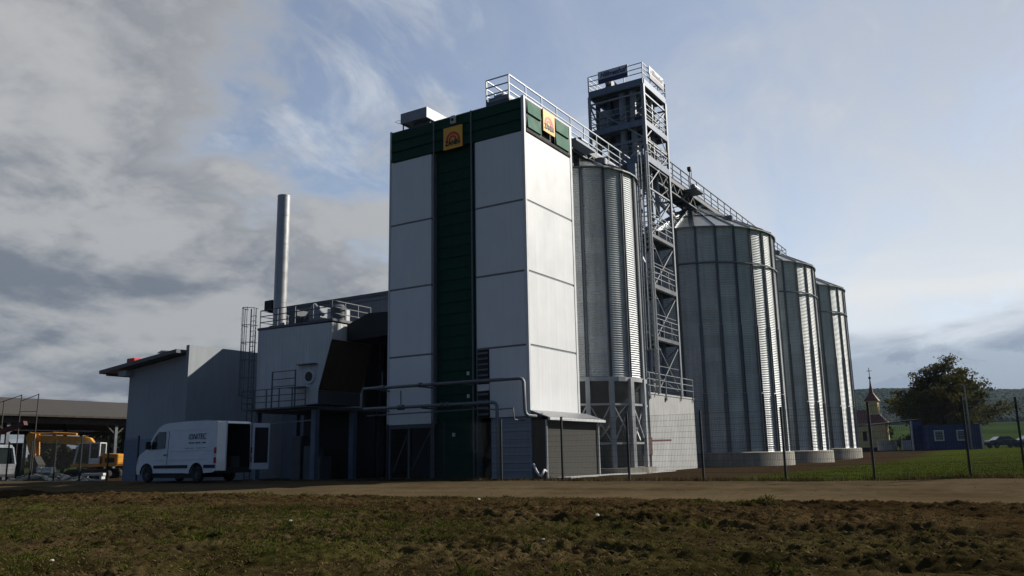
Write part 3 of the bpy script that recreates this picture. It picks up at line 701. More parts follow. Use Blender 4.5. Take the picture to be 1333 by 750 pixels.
tag(MB().tube([(-0.30, -0.28, 0.62), (-0.34, -0.36, 0.50), (-0.40, -0.48, 0.32), (-0.42, -0.62, 0.16), (-0.42, -0.72, 0.12), (-0.38, -0.76, 0.24), (-0.2, -0.74, 0.36), (0.02, -0.7, 0.3)], 0.05, 8).build('drain_hose', M['trim'], smooth=True),
    'short white drain hose lying at the foot of the lean-to corner', 'hose')
tag(MB().box(0.6, 12.2, -1.5, -0.70, -0.2, 0.045).build('concrete_apron', M['concrete_pale']), kind='structure')

# ------------------------------------------------------------------ silos
def corrug(mat, Rw, z0, z1, pitch, amp, n, a0, sub=6):
    k = int((z1 - z0) / pitch * sub); z = np.linspace(z0, z1, k + 1); r = Rw + amp * np.cos((z - z0) / pitch * 2 * math.pi)
    a = a0 + np.arange(n) * 2 * math.pi / n
    v = np.stack([r[:, None] * np.cos(a)[None], r[:, None] * np.sin(a)[None], np.repeat(z[:, None], n, 1)], -1).reshape(-1, 3)
    i = (np.arange(k)[:, None] * n + np.arange(n)[None]).ravel(); i2 = (np.arange(k)[:, None] * n + (np.arange(n)[None] + 1) % n).ravel()
    return v, np.stack([i, i2, i2 + n, i + n], -1)
def rib_mesh(Rw, z0, z1, splices, wbase):
    """channel-shaped stiffener standing on the +X side; wider where lower sections overlap"""
    mb = MB(); cuts = [z0] + splices + [z1]
    for i in range(len(cuts) - 1):
        a, b = cuts[i], cuts[i + 1]; w = wbase * (1 + 0.35 * (len(cuts) - 2 - i)); d = 0.085 + 0.012 * (len(cuts) - 2 - i); x = Rw + 0.008
        mb.box(x, x + d, -w / 2, -w / 2 + 0.02, a, b - 0.02); mb.box(x, x + d, w / 2 - 0.02, w / 2, a, b - 0.02); mb.box(x, x + 0.022, -w / 2 + 0.02, w / 2 - 0.02, a, b - 0.02)
    return mb
def cone_roof(Rw, ze, slope, n, a0, rcap):
    top = ze + (Rw + 0.12 - rcap) * math.tan(slope); mb = MB(); rs = [Rw + 0.14, Rw * 0.52, rcap]; zs = [ze + (Rw + 0.14 - r) * math.tan(slope) for r in rs]
    vs = []; fs = []
    for i in range(n):
        a, b = a0 + 2 * math.pi * i / n, a0 + 2 * math.pi * (i + 1) / n
        for k in range(2):
            o = len(vs); dz_ = -0.012 * k
            vs += [(rs[k] * math.cos(a), rs[k] * math.sin(a), zs[k]), (rs[k] * math.cos(b), rs[k] * math.sin(b), zs[k]), (rs[k + 1] * math.cos(b), rs[k + 1] * math.sin(b), zs[k + 1]), (rs[k + 1] * math.cos(a), rs[k + 1] * math.sin(a), zs[k + 1])]
            fs.append((o, o + 1, o + 2, o + 3))
    mb.add(vs, fs); return mb, rs, zs, top
def silo(name, label, cx, cy, zb, Rw, z0, ze, nr, a0, mat, wbase, splices, pitch, protos={}):
    t = thing(name, label, 'silo', (cx, cy, zb), group='corrugated steel silos in a row')
    wv, wf = corrug(mat, Rw, z0, ze, pitch, 0.021, nr * 4, a0)
    raw_mesh('barrel_wall', wv, wf, mat, True, t)
    rp = rib_mesh(Rw, z0, ze, splices, wbase).build('stiffener', M['galv_rib'], t)
    for i in range(nr):
        o = rp if i == 0 else rp.copy()
        if i: COL.objects.link(o); o.parent = t
        o.rotation_euler.z = a0 + 2 * math.pi * i / nr
    mb, rs, zs, top = cone_roof(Rw, ze, R(28.5), nr, a0, 0.62)
    rf = mb.build('roof', M['galv_roof'], t)
    rb = MB()
    for i in range(nr):
        a = a0 + 2 * math.pi * i / nr; c, s = math.cos(a), math.sin(a)
        rb.bar((rs[0] * c, rs[0] * s, zs[0] + 0.05), (rs[2] * c, rs[2] * s, zs[2] + 0.05), 0.05, 0.11)
    rb.build('seam', M['galv_roof'], rf)
    MB().lathe([(rs[1], zs[1] + 0.0), (rs[1] + 0.05, zs[1] + 0.05), (rs[1] - 0.05, zs[1] + 0.085)], nr * 2, a0=a0).build('roof_ring', M['galv_rib'], rf)
    MB().lathe([(0.66, top - 0.05), (0.66, top + 0.22), (0.5, top + 0.30), (0.02, top + 0.32)], 24).build('roof_cap', M['galv_roof'], rf, smooth='auto')
    MB().lathe([(Rw + 0.17, ze - 0.05), (Rw + 0.17, ze + 0.02), (Rw + 0.02, ze + 0.03)], nr * 2, a0=a0).build('eave_ring', M['galv_rib'], t)
    # roof hatch on the side that faces the road
    a = R(-118); c, s = math.cos(a), math.sin(a); rm = Rw * 0.66; zm = ze + (Rw + 0.14 - rm) * math.tan(R(28.5))
    MB().lathe([(0.34, zm - 0.1), (0.34, zm + 0.22), (0.30, zm + 0.26), (0.02, zm + 0.27)], 16, c=(rm * c, rm * s)).build('roof_hatch', M['galv_rib'], rf, smooth='auto')
    return t
A27 = R(-146.2)
big = [(26.6, 'largest silo in view, next to the lattice tower, with a conical seamed roof'), (38.98, 'middle silo of the three on concrete rings, half hidden by the largest'), (51.36, 'farthest silo at the right end of the row, beside the chapel')]
first = None
for i, (cx, lb) in enumerate(big):
    zb = (0.0, 0.02, 0.16)[i]
    if first is None:
        t = first = silo('grain_silo', lb, cx, 1.8, zb, 5.47, 0.92, 15.52, 27, A27, M['galv_big'], 0.15, [4.6, 9.0], 0.114)
        MB().lathe([(5.47 + 0.06, 13.02), (5.47 + 0.13, 13.05), (5.47 + 0.13, 13.12), (5.47 + 0.06, 13.15)], 54, a0=A27).build('wind_ring', M['galv_rib'], t)
        MB().lathe([(5.72, -0.4), (5.72, 0.86), (5.66, 0.92), (5.2, 0.92)], 72).build('foundation_ring', M['concrete'], t, smooth='auto')
    else:
        t = copy_tree(first); t.location = (cx, 1.8, zb); t['label'] = lb
# hopper silo on legs
x1, y1, R1, A16 = 8.9, 1.8, 2.95, R(-153.2)
hs = silo('hopper_silo', 'slim corrugated hopper silo raised on steel legs, behind the dryer', x1, y1, 0.0, R1, 4.55, 15.33, 16, A16, M['galv_small'], 0.15, [], 0.114)
MB().lathe([(R1 - 0.02, 4.56), (0.28, 1.35), (0.28, 1.0)], 48, a0=A16).build('hopper_cone', M['galv_rib'], hs, smooth='auto')
MB().lathe([(R1 + 0.02, 4.42), (R1 + 0.10, 4.42), (R1 + 0.10, 4.62), (R1 + 0.02, 4.62)], 48, a0=A16).build('base_ring', M['galv_leg'], hs)
lg = MB().box(R1 - 0.02, R1 + 0.16, -0.11, 0.11, 0.28, 4.60).build('leg', M['galv_leg'], hs)
for i in range(16):
    o = lg if i == 0 else lg.copy()
    if i: COL.objects.link(o); o.parent = hs
    o.rotation_euler.z = A16 + i * 2 * math.pi / 16
def rp(a, z, r=R1 + 0.06): return (r * math.cos(a), r * math.sin(a), z)
for z in (3.30, 1.44):
    mb = MB()
    for i in range(16): a = A16 + i * math.pi / 8; mb.bar(rp(a, z), rp(a + math.pi / 8, z), 0.08, 0.10)
    mb.build('ring_beam', M['galv_leg'], hs)
for i in range(16):
    a = A16 + i * math.pi / 8
    MB().bar(rp(a + 0.03, 3.22), rp(a + math.pi / 8 - 0.03, 1.5), 0.06).bar(rp(a + 0.03, 1.5, R1), rp(a + math.pi / 8 - 0.03, 3.22, R1), 0.06).build('cross_brace', M['galv_leg'], hs)
MB().lathe([(R1 + 0.42, -0.3), (R1 + 0.42, 0.27), (R1 - 0.42, 0.27), (R1 - 0.42, -0.3)], 16, a0=A16 + math.pi / 16).build('foundation_ring', M['concrete'], hs)

# red device beside the pit wall
rd = thing('barrier_arm', 'red post box with a dark red level bar in front of the pale pit wall', 'barrier', (9.45, -1.15, 0.0))
MB().box(-0.06, 0.06, -0.06, 0.06, -0.1, 1.0).build('post', M['rusty_red'], rd)
MB().box(-0.28, 0.28, -0.14, 0.14, 0.85, 1.75).build('box', M['rusty_red'], rd, bevel=0.02)
MB().bar((0.2, 0, 1.56), (3.1, 0, 1.60), 0.09, 0.10).build('arm', M['rusty_red'], rd)

# ------------------------------------------------------------------ intake pit and lattice elevator tower
pit = thing('intake_pit', 'pale concrete intake pit with a railing on top under the lattice tower', 'pit', (12.4, 0.0, 0.0))
MB().box(0, 7.2, 0.0, 6.5, -0.3, 4.12).build('wall', M['concrete_pale'], pit, bevel=0.02)
MB().box(-0.03, 7.23, -0.03, 6.5, 4.124, 4.22).build('coping', M['concrete_pale'], pit)
for x in (0.3, 2.65, 5.0, 7.0):
    MB().bar((x, -0.055, 3.95), (x, -0.055, 5.32), 0.05).build('rail_post', M['steel'], pit)
for z in (5.30, 4.95, 4.60): MB().bar((0.0, -0.06, z), (7.1, -0.06, z), 0.04).build('rail', M['steel'], pit)
for x in (0.3, 2.65): MB().box(x - 0.06, x + 0.10, -0.10, -0.032, 3.86, 4.05).build('rail_foot', M['joint'], pit)

TX0, TX1, TY0, TY1 = 14.06, 17.55, 0.0, 3.55
tw = thing('elevator_tower', 'tall steel lattice bucket elevator tower with platforms and a name board on top', 'lattice tower', (TX0, TY0, 4.22))
tz0 = 4.22
def T(x, y, z): return (x - TX0, y - TY0, z - tz0)
corners = [(TX0, TY0), (TX1, TY0), (TX1, TY1), (TX0, TY1)]
for (x, y) in corners:
    sx = 1 if x == TX0 else -1; sy = 1 if y == TY0 else -1
    MB().box(*sorted((x - TX0 - 0.10 * sx, x - TX0 + 0.10 * sx)), *sorted((y - TY0 - 0.10 * sy, y - TY0 - 0.06 * sy)), 0, 18.6).box(*sorted((x - TX0 - 0.10 * sx, x - TX0 - 0.06 * sx)), *sorted((y - TY0 - 0.06 * sy, y - TY0 + 0.10 * sy)), 0, 18.6).build('leg', M['steel'], tw)
nodes = [4.3, 7.25, 10.25, 13.3, 16.3, 19.3, 22.3]
for k, z in enumerate(nodes):
    for i in range(4):
        (xa, ya), (xb, yb) = corners[i], corners[(i + 1) % 4]
        if k: MB().bar(T(xa, ya, z), T(xb, yb, z), 0.09).build('cross_beam', M['steel'], tw)
        if k < 6:
            z2 = nodes[k + 1]
            a, b = ((xa, ya, z + 0.05), (xb, yb, z2 - 0.1)) if (i % 2 == 0 or k % 2 == 0) else ((xa, ya, z2 - 0.1), (xb, yb, z + 0.05))
            MB().bar(T(*a), T(*b), 0.075).build('diagonal', M['steel'], tw)
            a, b = (b, a) if False else ((xb, yb, a[2]), (xa, ya, b[2]))
            MB().bar(T(*a), T(*b), 0.045).build('diagonal', M['steel_dark'], tw)
            if i in (0, 3):
                zm = (z + z2) / 2; MB().bar(T(xa, ya, zm), T(xb, yb, zm), 0.05).build('cross_beam', M['steel_dark'], tw)
def rails_box(parent, x0, x1, y0, y1, z, mat, h=1.05, step=1.2, skip=()):
    mb = MB()
    sides = [((x0, y0), (x1, y0)), ((x1, y0), (x1, y1)), ((x1, y1), (x0, y1)), ((x0, y1), (x0, y0))]
    for i, (a, b) in enumerate(sides):
        if i in skip: continue
        a = Vector(a); b = Vector(b); n = max(1, round((b - a).length / step))
        for zz in (h, h * 0.68, h * 0.36): mb.bar((a.x, a.y, z + zz), (b.x, b.y, z + zz), 0.04)
        for k in range(n + 1): p = a + (b - a) * k / n; mb.bar((p.x, p.y, z), (p.x, p.y, z + h), 0.045)
    return mb.build('railing', mat, parent)
for z, th, mt in ((22.76, 0.42, 'blue_steel'), (20.20, 0.36, 'blue_steel'), (17.92, 0.42, 'blue_steel'), (13.3, 0.2, 'steel_dark'), (10.25, 0.25, 'steel_dark'), (7.25, 0.2, 'steel_dark')):
    pf = MB()
    x0, x1_, y0, y1_ = TX0 + 0.05 - TX0, TX1 - 0.05 - TX0, 0.05, TY1 - 0.05
    zz = z - tz0
    pf.box(x0, x1_, y0, y1_, zz + th - 0.06, zz + th)
    for (a0_, a1_, b0_, b1_) in ((x0 - 0.14, x0 - 0.002, y0 - 0.1, y1_ + 0.1), (x1_ + 0.002, x1_ + 0.14, y0 - 0.1, y1_ + 0.1), (x0, x1_, y0 - 0.14, y0 - 0.002), (x0, x1_, y1_ + 0.002, y1_ + 0.14)):
        pf.box(a0_, a1_, b0_, b1_, zz, zz + th - 0.002)
    for i in range(4): pf.box(x0 + 0.5 + i * 0.7, x0 + 0.58 + i * 0.7, y0, y1_, zz + 0.05, zz + th - 0.062)
    pf = pf.build('platform', M[mt], tw)
    rails_box(pf, x0 - 0.1, x1_ + 0.1, y0 - 0.1, y1_ + 0.1, zz + th, M['steel'], 1.0 if z > 22 else 1.05)
# bucket elevators: paired casings with heads at the top
for (ex, ey, top) in ((1.35, 2.55, 19.9), (1.35, 1.35, 19.4), (2.4, 1.9, 19.7)):
    e = MB().box(ex - 0.24, ex + 0.24, ey - 0.42, ey - 0.10, 0.0, top - 1.0).box(ex - 0.24, ex + 0.24, ey + 0.10, ey + 0.42, 0.0, top - 1.0).build('elevator_casing', M['blue_steel'], tw, bevel=0.01)
    MB().prism([(ey - 0.5, top - 1.0), (ey + 0.5, top - 1.0), (ey + 0.5, top - 0.45), (ey + 0.25, top - 0.1), (ey - 0.25, top - 0.1), (ey - 0.5, top - 0.45)], 'x', ex - 0.28, ex + 0.28).build('elevator_head', M['blue_steel'], e)
    MB().tube([(ex + 0.0, ey - 0.5, top - 1.6), (ex - 0.4, ey - 1.0, top - 2.6), (ex - 0.5, ey - 0.9, top - 4.2)], 0.14, 8).build('spout', M['blue_steel'], e, smooth='auto')
    MB().box(ex - 0.35, ex + 0.35, ey - 0.6, ey + 0.6, -0.0, 0.9).build('elevator_boot', M['steel_dark'], e)
for (ax, ay, z) in ((0.9, 2.7, 16.5), (2.3, 0.9, 16.7), (0.9, 0.9, 13.9)):
    MB().lathe([(0.06, z - 0.7), (0.38, z - 0.1), (0.38, z + 0.45), (0.2, z + 0.6), (0.02, z + 0.6)], 14, c=(ax, ay)).build('distributor', M['steel_dark'], tw, smooth='auto')
for (pa, pb, pr) in (((0.5, 0.6), (1.5, 2.9), 0.13), ((2.9, 0.7), (1.4, 1.6), 0.13), ((3.0, 2.8), (2.2, 1.2), 0.11)):
    MB().tube([(pa[0], pa[1], 0.2), (pa[0], pa[1], 7.5), ((pa[0] + pb[0]) / 2, (pa[1] + pb[1]) / 2, 9.8), (pb[0], pb[1], 12.5), (pb[0], pb[1], 15.5)], pr, 8).build('spout', M['blue_steel'], tw, smooth='auto')
MB().bar((0.4, 3.2, 0.1), (0.4, 3.2, 18.4), 0.3, 0.08).bar((3.2, 3.2, 0.1), (3.2, 3.2, 14.4), 0.12).build('cable_tray', M['steel_dark'], tw)
for (ax, ay, r_, za, zb_, mt) in ((0.42, 1.55, 0.21, 13.9, 18.5, 'steel'), (0.42, 0.85, 0.19, 13.9, 18.5, 'steel'), (0.62, 2.75, 0.46, 16.2, 17.6, 'steel'), (2.2, 0.5, 0.2, 14.0, 18.5, 'steel'), (2.9, 0.6, 0.14, 11.0, 18.4, 'steel'), (1.3, 0.35, 0.14, 9.2, 16.0, 'steel')):
    MB().tube([(ax, ay, za), (ax, ay, zb_)], r_, 12).tube([(ax, ay, za + 0.9), (ax, ay, za + 1.0)], r_ + 0.05, 12).build('duct_pipe', M[mt], tw, smooth='auto')
for (ax, ay, az) in ((0.35, 2.3, 18.98), (2.6, 0.6, 18.98), (0.4, 0.4, 16.36), (2.7, 2.9, 16.36), (0.5, 2.9, 14.15), (2.4, 0.4, 14.15)):
    MB().box(ax - 0.22, ax + 0.22, ay - 0.2, ay + 0.2, az, az + 0.5).tube([(ax - 0.35, ay, az + 0.32), (ax + 0.35, ay, az + 0.32)], 0.17, 10).build('gear_motor', M['steel_dark'], tw)
# big duct and caged ladder on the left side of the tower
MB().box(-0.95, -0.45, 0.35, 0.85, 0.0, 13.4).build('duct', M['blue_steel'], tw, bevel=0.015)
lad = MB()
for y in (0.02, 0.42): lad.bar((-0.32, y - 0.25, 0.0), (-0.32, y - 0.25, 14.6), 0.05)
for i in range(48): lad.bar((-0.32, -0.23, 0.3 + i * 0.3), (-0.32, 0.17, 0.3 + i * 0.3), 0.025)
lad = lad.build('ladder', M['steel'], tw)
cg = MB()
for i in range(9):
    z = 2.4 + i * 1.45
    pts = [(-0.32 - 0.62 * math.sin(math.pi * q / 8), -0.03 - 0.36 * math.cos(math.pi * q / 8), z) for q in range(9)]
    cg.tube(pts, 0.022, 5)
for q in (2, 4, 6):
    p = (-0.32 - 0.62 * math.sin(math.pi * q / 8), -0.03 - 0.36 * math.cos(math.pi * q / 8)); cg.bar((p[0], p[1], 2.4), (p[0], p[1], 14.0), 0.03)
cg.build('ladder_cage', M['steel'], lad)
# name boards on the top railing
def name_board(O, xd, w):
    O = Vector(O); xd = Vector(xd); ud = Vector((0, 0, 1)); nd = xd.cross(ud)
    def slab(a0_, a1_, b0_, b1_, n0, n1):
        mb = MB(); vs = [O + xd * a + ud * b + nd * n for n in (n0, n1) for (a, b) in ((a0_, b0_), (a1_, b0_), (a1_, b1_), (a0_, b1_))]
        return mb.add(vs, [(3, 2, 1, 0), (4, 5, 6, 7), (0, 1, 5, 4), (1, 2, 6, 5), (2, 3, 7, 6), (3, 0, 4, 7)])
    bd = slab(-w / 2, w / 2, -0.41, 0.41, 0.0, 0.04).build('name_board', M['sign_white'], tw)
    slab(-w / 2 + 0.005, w / 2 - 0.005, -0.405, -0.10, 0.042, 0.05).build('blue_band', M['sign_blue'], bd)
    text_obj('Hillmeshof', 0.48, 0.006, M['sign_blue'], bd, O + ud * 0.13 + nd * 0.05, xd, ud, width=w * 0.90, shear=0.3, bold=0.012)
name_board((-0.14, 1.84, 23.86 - tz0), (0, -1, 0), 2.02)
name_board((1.9, -0.14, 23.86 - tz0), (1, 0, 0), 2.3)

# ------------------------------------------------------------------ catwalks with chain conveyor
def catwalk(name, label, xa, xb, y0, y1, zf, step, end_rails, rm='steel'):
    t = thing(name, label, 'catwalk', (xa, y0, zf), group='catwalks over dryer and silos'); Lx = xb - xa; w = y1 - y0
    MB().box(0, Lx, 0.02, w - 0.02, -0.05, 0.0).build('deck', M['steel_dark'], t)
    gd = MB().box(0, Lx, -0.06, 0.02, -0.28, -0.02).box(0, Lx, w - 0.02, w + 0.06, -0.28, -0.02)
    n = int(Lx / 1.5)
    for i in range(n + 1): gd.box(min(i * 1.5, Lx - 0.08), min(i * 1.5 + 0.08, Lx), 0.02, w - 0.02, -0.26, -0.06)
    gd.build('girder', M['steel_dark'], t)
    tr = MB(); nt = int(Lx / 1.1)
    for y in (-0.03, w + 0.03):
        tr.bar((0, y, -0.62), (Lx, y, -0.62), 0.06)
        for i in range(nt):
            xa_, xb_ = Lx * i / nt, Lx * (i + 1) / nt; tr.bar((xa_, y, -0.62), ((xa_ + xb_) / 2, y, -0.28), 0.04).bar(((xa_ + xb_) / 2, y, -0.28), (xb_, y, -0.62), 0.04)
    if Lx < 20: tr.build('truss', M['steel_dark'], t)
    MB().box(0.4, Lx - 0.2, w * 0.5 - 0.02, w - 0.12, 0.02, 0.50).build('conveyor_trough', M['steel_dark' if rm != 'steel' else 'steel'], t, bevel=0.01)
    for y in (-0.03, w + 0.03):
        mb = MB(); k = int(round(Lx / step))
        for z in (1.12, 0.70, 0.34): mb.bar((0, y, z), (Lx, y, z), 0.06 if z > 1 else 0.045)
        for i in range(k + 1): mb.bar((Lx * i / k, y, -0.1), (Lx * i / k, y, 1.12), 0.05)
        mb.bar((0, y + 0.0, 0.06), (Lx, y, 0.06), 0.012, 0.10)
        mb.build('railing', M[rm], t)
    for x in end_rails:
        mb = MB()
        for z in (1.12, 0.74, 0.36): mb.bar((x, 0, z), (x, w, z), 0.045)
        mb.build('end_railing', M[rm], t)
    return t
c1 = catwalk('catwalk', 'shorter lower catwalk running from the dryer roof to the lattice tower', 0.32, 13.85, 0.98, 2.15, 17.07, 1.5, (0.0,))
for x in (1.0, 3.2): MB().bar((x, 0.1, -0.28), (x, 0.1, -0.36), 0.12).build('support', M['steel_dark'], c1)
for x, zz in ((6.2, -1.5), (8.6, -0.6), (11.0, -1.3)):
    MB().bar((x, 0.05, -0.27), (x, 0.05, zz), 0.1).bar((x, 1.1, -0.27), (x, 1.1, zz), 0.1).build('support', M['steel_dark'], c1)
# drive motor and platform hanging under the first catwalk
MB().box(5.2, 7.4, -0.75, -0.1, -0.55, -0.42).build('side_platform', M['blue_steel'], c1)
MB().tube([(6.0, -0.5, -0.25), (6.7, -0.5, -0.25)], 0.17, 10).build('drive_motor', M['blue_steel'], c1, smooth='auto')
c2 = catwalk('catwalk', 'long upper catwalk over the three big silos, right of the lattice tower', 17.75, 50.4, 0.98, 2.62, 18.86, 1.55, (32.65,), 'core')
for cx, _ in big[:2]:
    for dx_ in (-0.9, 0.9): MB().bar((cx - 17.75 + dx_, 0.82 - 0.6, -0.27), (cx - 17.75 + dx_ * 0.6, 0.82 - 0.4, -0.72), 0.1).bar((cx - 17.75 + dx_, 0.82 + 0.6, -0.27), (cx - 17.75 + dx_ * 0.6, 0.82 + 0.4, -0.72), 0.1).build('support', M['steel_dark'], c2)
tr = MB()
for y in (0.0, 1.6):
    tr.bar((0, y, -0.95), (7.6, y, -0.95), 0.08)
    for i in range(6): tr.bar((i * 1.25, y, -0.95), (i * 1.25 + 0.62, y, -0.28), 0.05).bar((i * 1.25 + 0.62, y, -0.28), (i * 1.25 + 1.25, y, -0.95), 0.05)
for i in range(7): tr.bar((i * 1.25, 0.0, -0.95), (i * 1.25, 1.6, -0.95), 0.05)
tr.bar((0.3, 0.0, -0.95), (0.3, 0.0, -2.3), 0.06).bar((0.3, 1.6, -0.95), (0.3, 1.6, -2.3), 0.06).bar((0, 0, -2.2), (2.2, 0.0, -0.95), 0.06)
tr.build('truss', M['steel_dark'], c2)
MB().tube([(2.2, 0.8, -0.3), (2.6, 0.8, -1.6), (5.0, 0.8, -2.0)], 0.15, 8).build('spout', M['steel'], c2, smooth='auto')
MB().box(5.4, 6.9, -0.85, -0.08, -0.2, -0.1).build('side_platform', M['steel_dark'], c2)
MB().tube([(5.6, -0.5, 0.1), (6.6, -0.5, 0.1)], 0.18, 10).build('drive_motor', M['steel'], c2, smooth='auto')
fl = thing('floodlight', 'dark floodlight on a short mast above the silo catwalk railing', 'floodlight', (24.2, 0.93, 18.9))
MB().bar((0, 0, 0), (0, 0, 1.75), 0.06).build('mast', M['steel_dark'], fl)
MB().bar((0.35, 0, 1.0), (0.35, 0, 1.75), 0.035).build('mast', M['steel_dark'], fl)
MB().prism([(-0.18, 1.56), (0.04, 1.46), (0.06, 1.70), (-0.16, 1.78)], 'y', -0.12, 0.12).build('lamp_head', M['black'], fl)

# ------------------------------------------------------------------ boiler house, chimney, hall, grey building
bo = thing('boiler_house', 'raised pale corrugated boiler block on legs with railings and a brown sloping flank', 'boiler house', (3.0, 14.3, 0.0))
MB().prism([(0.0, 8.30), (0.0, 7.40), (0.92, 4.68), (0.92, 3.92), (5.85, 3.80), (5.90, 8.38)], 'x', 0, 3.3).build('body', M['boiler_sheet'], bo)
MB().prism([(-0.012, 7.36), (0.90, 4.66), (0.86, 4.65), (-0.05, 7.35)], 'x', -0.02, 3.32).build('sloping_flank', M['brown_sheet'], bo)
MB().box(-0.03, 3.33, -0.05, 5.95, 8.385, 8.52).build('roof_edge', M['steel_dark'], bo)
MB().box(-0.012, 3.3, 0.90, 0.915, 3.9, 4.63).build('skirt', M['steel_dark'], bo)
MB().box(0.0, 6.0, 0.95, 5.85, 3.60, 3.79).build('floor_deck', M['steel_dark'], bo)
for x in (0.12, 3.1):
    for y in (1.2, 5.7):
        MB().bar((x, y, -0.35), (x, y, 3.6), 0.34 if y < 2 else 0.2, 0.3).build('leg', M['blue_steel'], bo)
MB().bar((0.1, 1.4, 3.05), (0.1, 5.8, 2.95), 0.07).build('cross_beam', M['steel'], bo)
MB().box(3.9, 4.1, 0.3, 6.0, -0.4, 3.6).build('back_wall', M['core'], bo)  # near-black sheet painting the shade under the raised block
for (x, y, h) in ((2.0, 3.2, 1.7), (2.2, 4.4, 2.3), (1.6, 2.2, 1.1)):
    MB().box(x, x + 0.9, y, y + 0.8, -0.4, h).build('machine', M['steel_dark'], bo, bevel=0.04)
# walkway along the front
wk = MB().box(-0.85, -0.03, 0.95, 6.05, 3.70, 3.78).build('walkway', M['steel_dark'], bo)
rl = MB()
for z in (4.80, 4.44, 4.10):
    rl.bar((-0.85, 1.0, z), (-0.85, 6.05, z), 0.045); rl.bar((-0.85, 6.05, z), (-0.03, 6.05, z), 0.04)
for i in range(6): rl.bar((-0.85, 1.0 + i * 1.01, 3.75), (-0.85, 1.0 + i * 1.01, 4.8), 0.05)
rl.build('railing', M['steel_dark'], wk)
st = MB()
for y in (1.75, 3.55): st.bar((-0.9, y, 3.75), (-0.9, y, 5.75), 0.06)
for z in (5.72, 5.30, 4.9): st.bar((-0.9, 1.75, z), (-0.9, 3.55, z), 0.045)
st.box(-0.86, -0.1, 1.5, 2.5, 4.78, 4.83)
st.build('step_platform', M['steel_dark'], wk)
ht = MB().tube([(-0.10, 1.55, 5.42), (0.0, 1.55, 5.42)], 0.40, 20).build('round_hatch', M['trim'], bo, smooth='auto')
MB().tube([(-0.15, 1.55, 5.42), (-0.11, 1.55, 5.42)], 0.26, 16).build('hatch_window', M['timber'], ht, smooth='auto')
MB().box(-0.3, -0.01, 1.0, 2.4, 6.08, 6.12).build('hatch_canopy', M['steel_dark'], ht)
# roof railing and plant on the roof
rr = MB()
for z in (9.55, 9.2, 8.85):
    for a, b in (((0.05, 0.1), (0.05, 5.8)), ((0.05, 5.8), (3.2, 5.8)), ((0.05, 0.1), (3.2, 0.1))): rr.bar((*a, z), (*b, z), 0.045)
for i in range(5): rr.bar((0.05, 0.1 + i * 1.425, 8.5), (0.05, 0.1 + i * 1.425, 9.55), 0.05)
for x in (1.1, 2.15, 3.2): rr.bar((x, 0.1, 8.5), (x, 0.1, 9.55), 0.05).bar((x, 5.8, 8.5), (x, 5.8, 9.55), 0.05)
rr.build('roof_railing', M['steel_dark'], bo)
MB().box(1.7, 2.9, 2.7, 3.6, 8.5, 9.75).build('roof_unit', M['steel'], bo, bevel=0.03)
MB().box(1.9, 3.0, 1.5, 2.3, 8.5, 9.55).build('roof_unit', M['trim'], bo, bevel=0.03)
MB().lathe([(0.45, 8.5), (0.45, 9.4), (0.3, 9.55), (0.02, 9.56)], 16, c=(1.4, 0.9)).build('roof_tank', M['steel_dark'], bo, smooth='auto')
MB().box(1.2, 2.2, 4.05, 4.7, 8.5, 9.6).build('roof_unit', M['steel_dark'], bo, bevel=0.03)
MB().tube([(1.8, 4.5, 8.9), (1.8, 3.9, 9.1), (1.8, 3.2, 9.9), (1.8, 2.5, 9.2)], 0.12, 8).build('roof_duct', M['steel'], bo, smooth='auto')
# ladder with safety cage at the left corner
ld = MB()
for y in (6.12, 6.55): ld.bar((-0.02, y, -0.3), (-0.02, y, 9.75), 0.05)
for i in range(32): ld.bar((-0.02, 6.12, 0.0 + i * 0.3), (-0.02, 6.55, 0.0 + i * 0.3), 0.028)
ld = ld.build('ladder', M['steel_dark'], bo)
cg = MB()
for i in range(6):
    z = 4.6 + i * 1.02; cg.tube([(-0.05 - 0.72 * math.sin(math.pi * q / 8), 6.335 - 0.42 * math.cos(math.pi * q / 8), z) for q in range(9)], 0.022, 5)
for q in (1, 2.7, 4, 5.3, 7):
    x, y = -0.05 - 0.72 * math.sin(math.pi * q / 8), 6.335 - 0.42 * math.cos(math.pi * q / 8); cg.bar((x, y, 4.6), (x, y, 9.75), 0.03)
cg.build('ladder_cage', M['steel_dark'], ld)

ch = thing('chimney', 'tall round steel chimney rising behind the boiler roof railing', 'chimney', (4.35, 19.95, 0.0))
MB().lathe([(0.385, 8.5), (0.385, 16.92), (0.35, 16.92), (0.35, 16.2)], 40).build('stack', M['chimney_steel'], ch, smooth='auto')
for z in (10.2, 12.0, 13.8, 15.6, 16.84): MB().lathe([(0.387, z), (0.393, z), (0.393, z + 0.05), (0.387, z + 0.05)], 40).build('joint_band', M['chimney_steel'], ch, smooth='auto')
MB().box(-0.3, 0.3, 0.36, 1.05, 9.75, 10.4).build('control_box', M['black'], ch, bevel=0.03)
MB().lathe([(0.6, 8.5), (0.6, 8.75), (0.4, 8.8)], 24).build('base_collar', M['steel'], ch, smooth='auto')

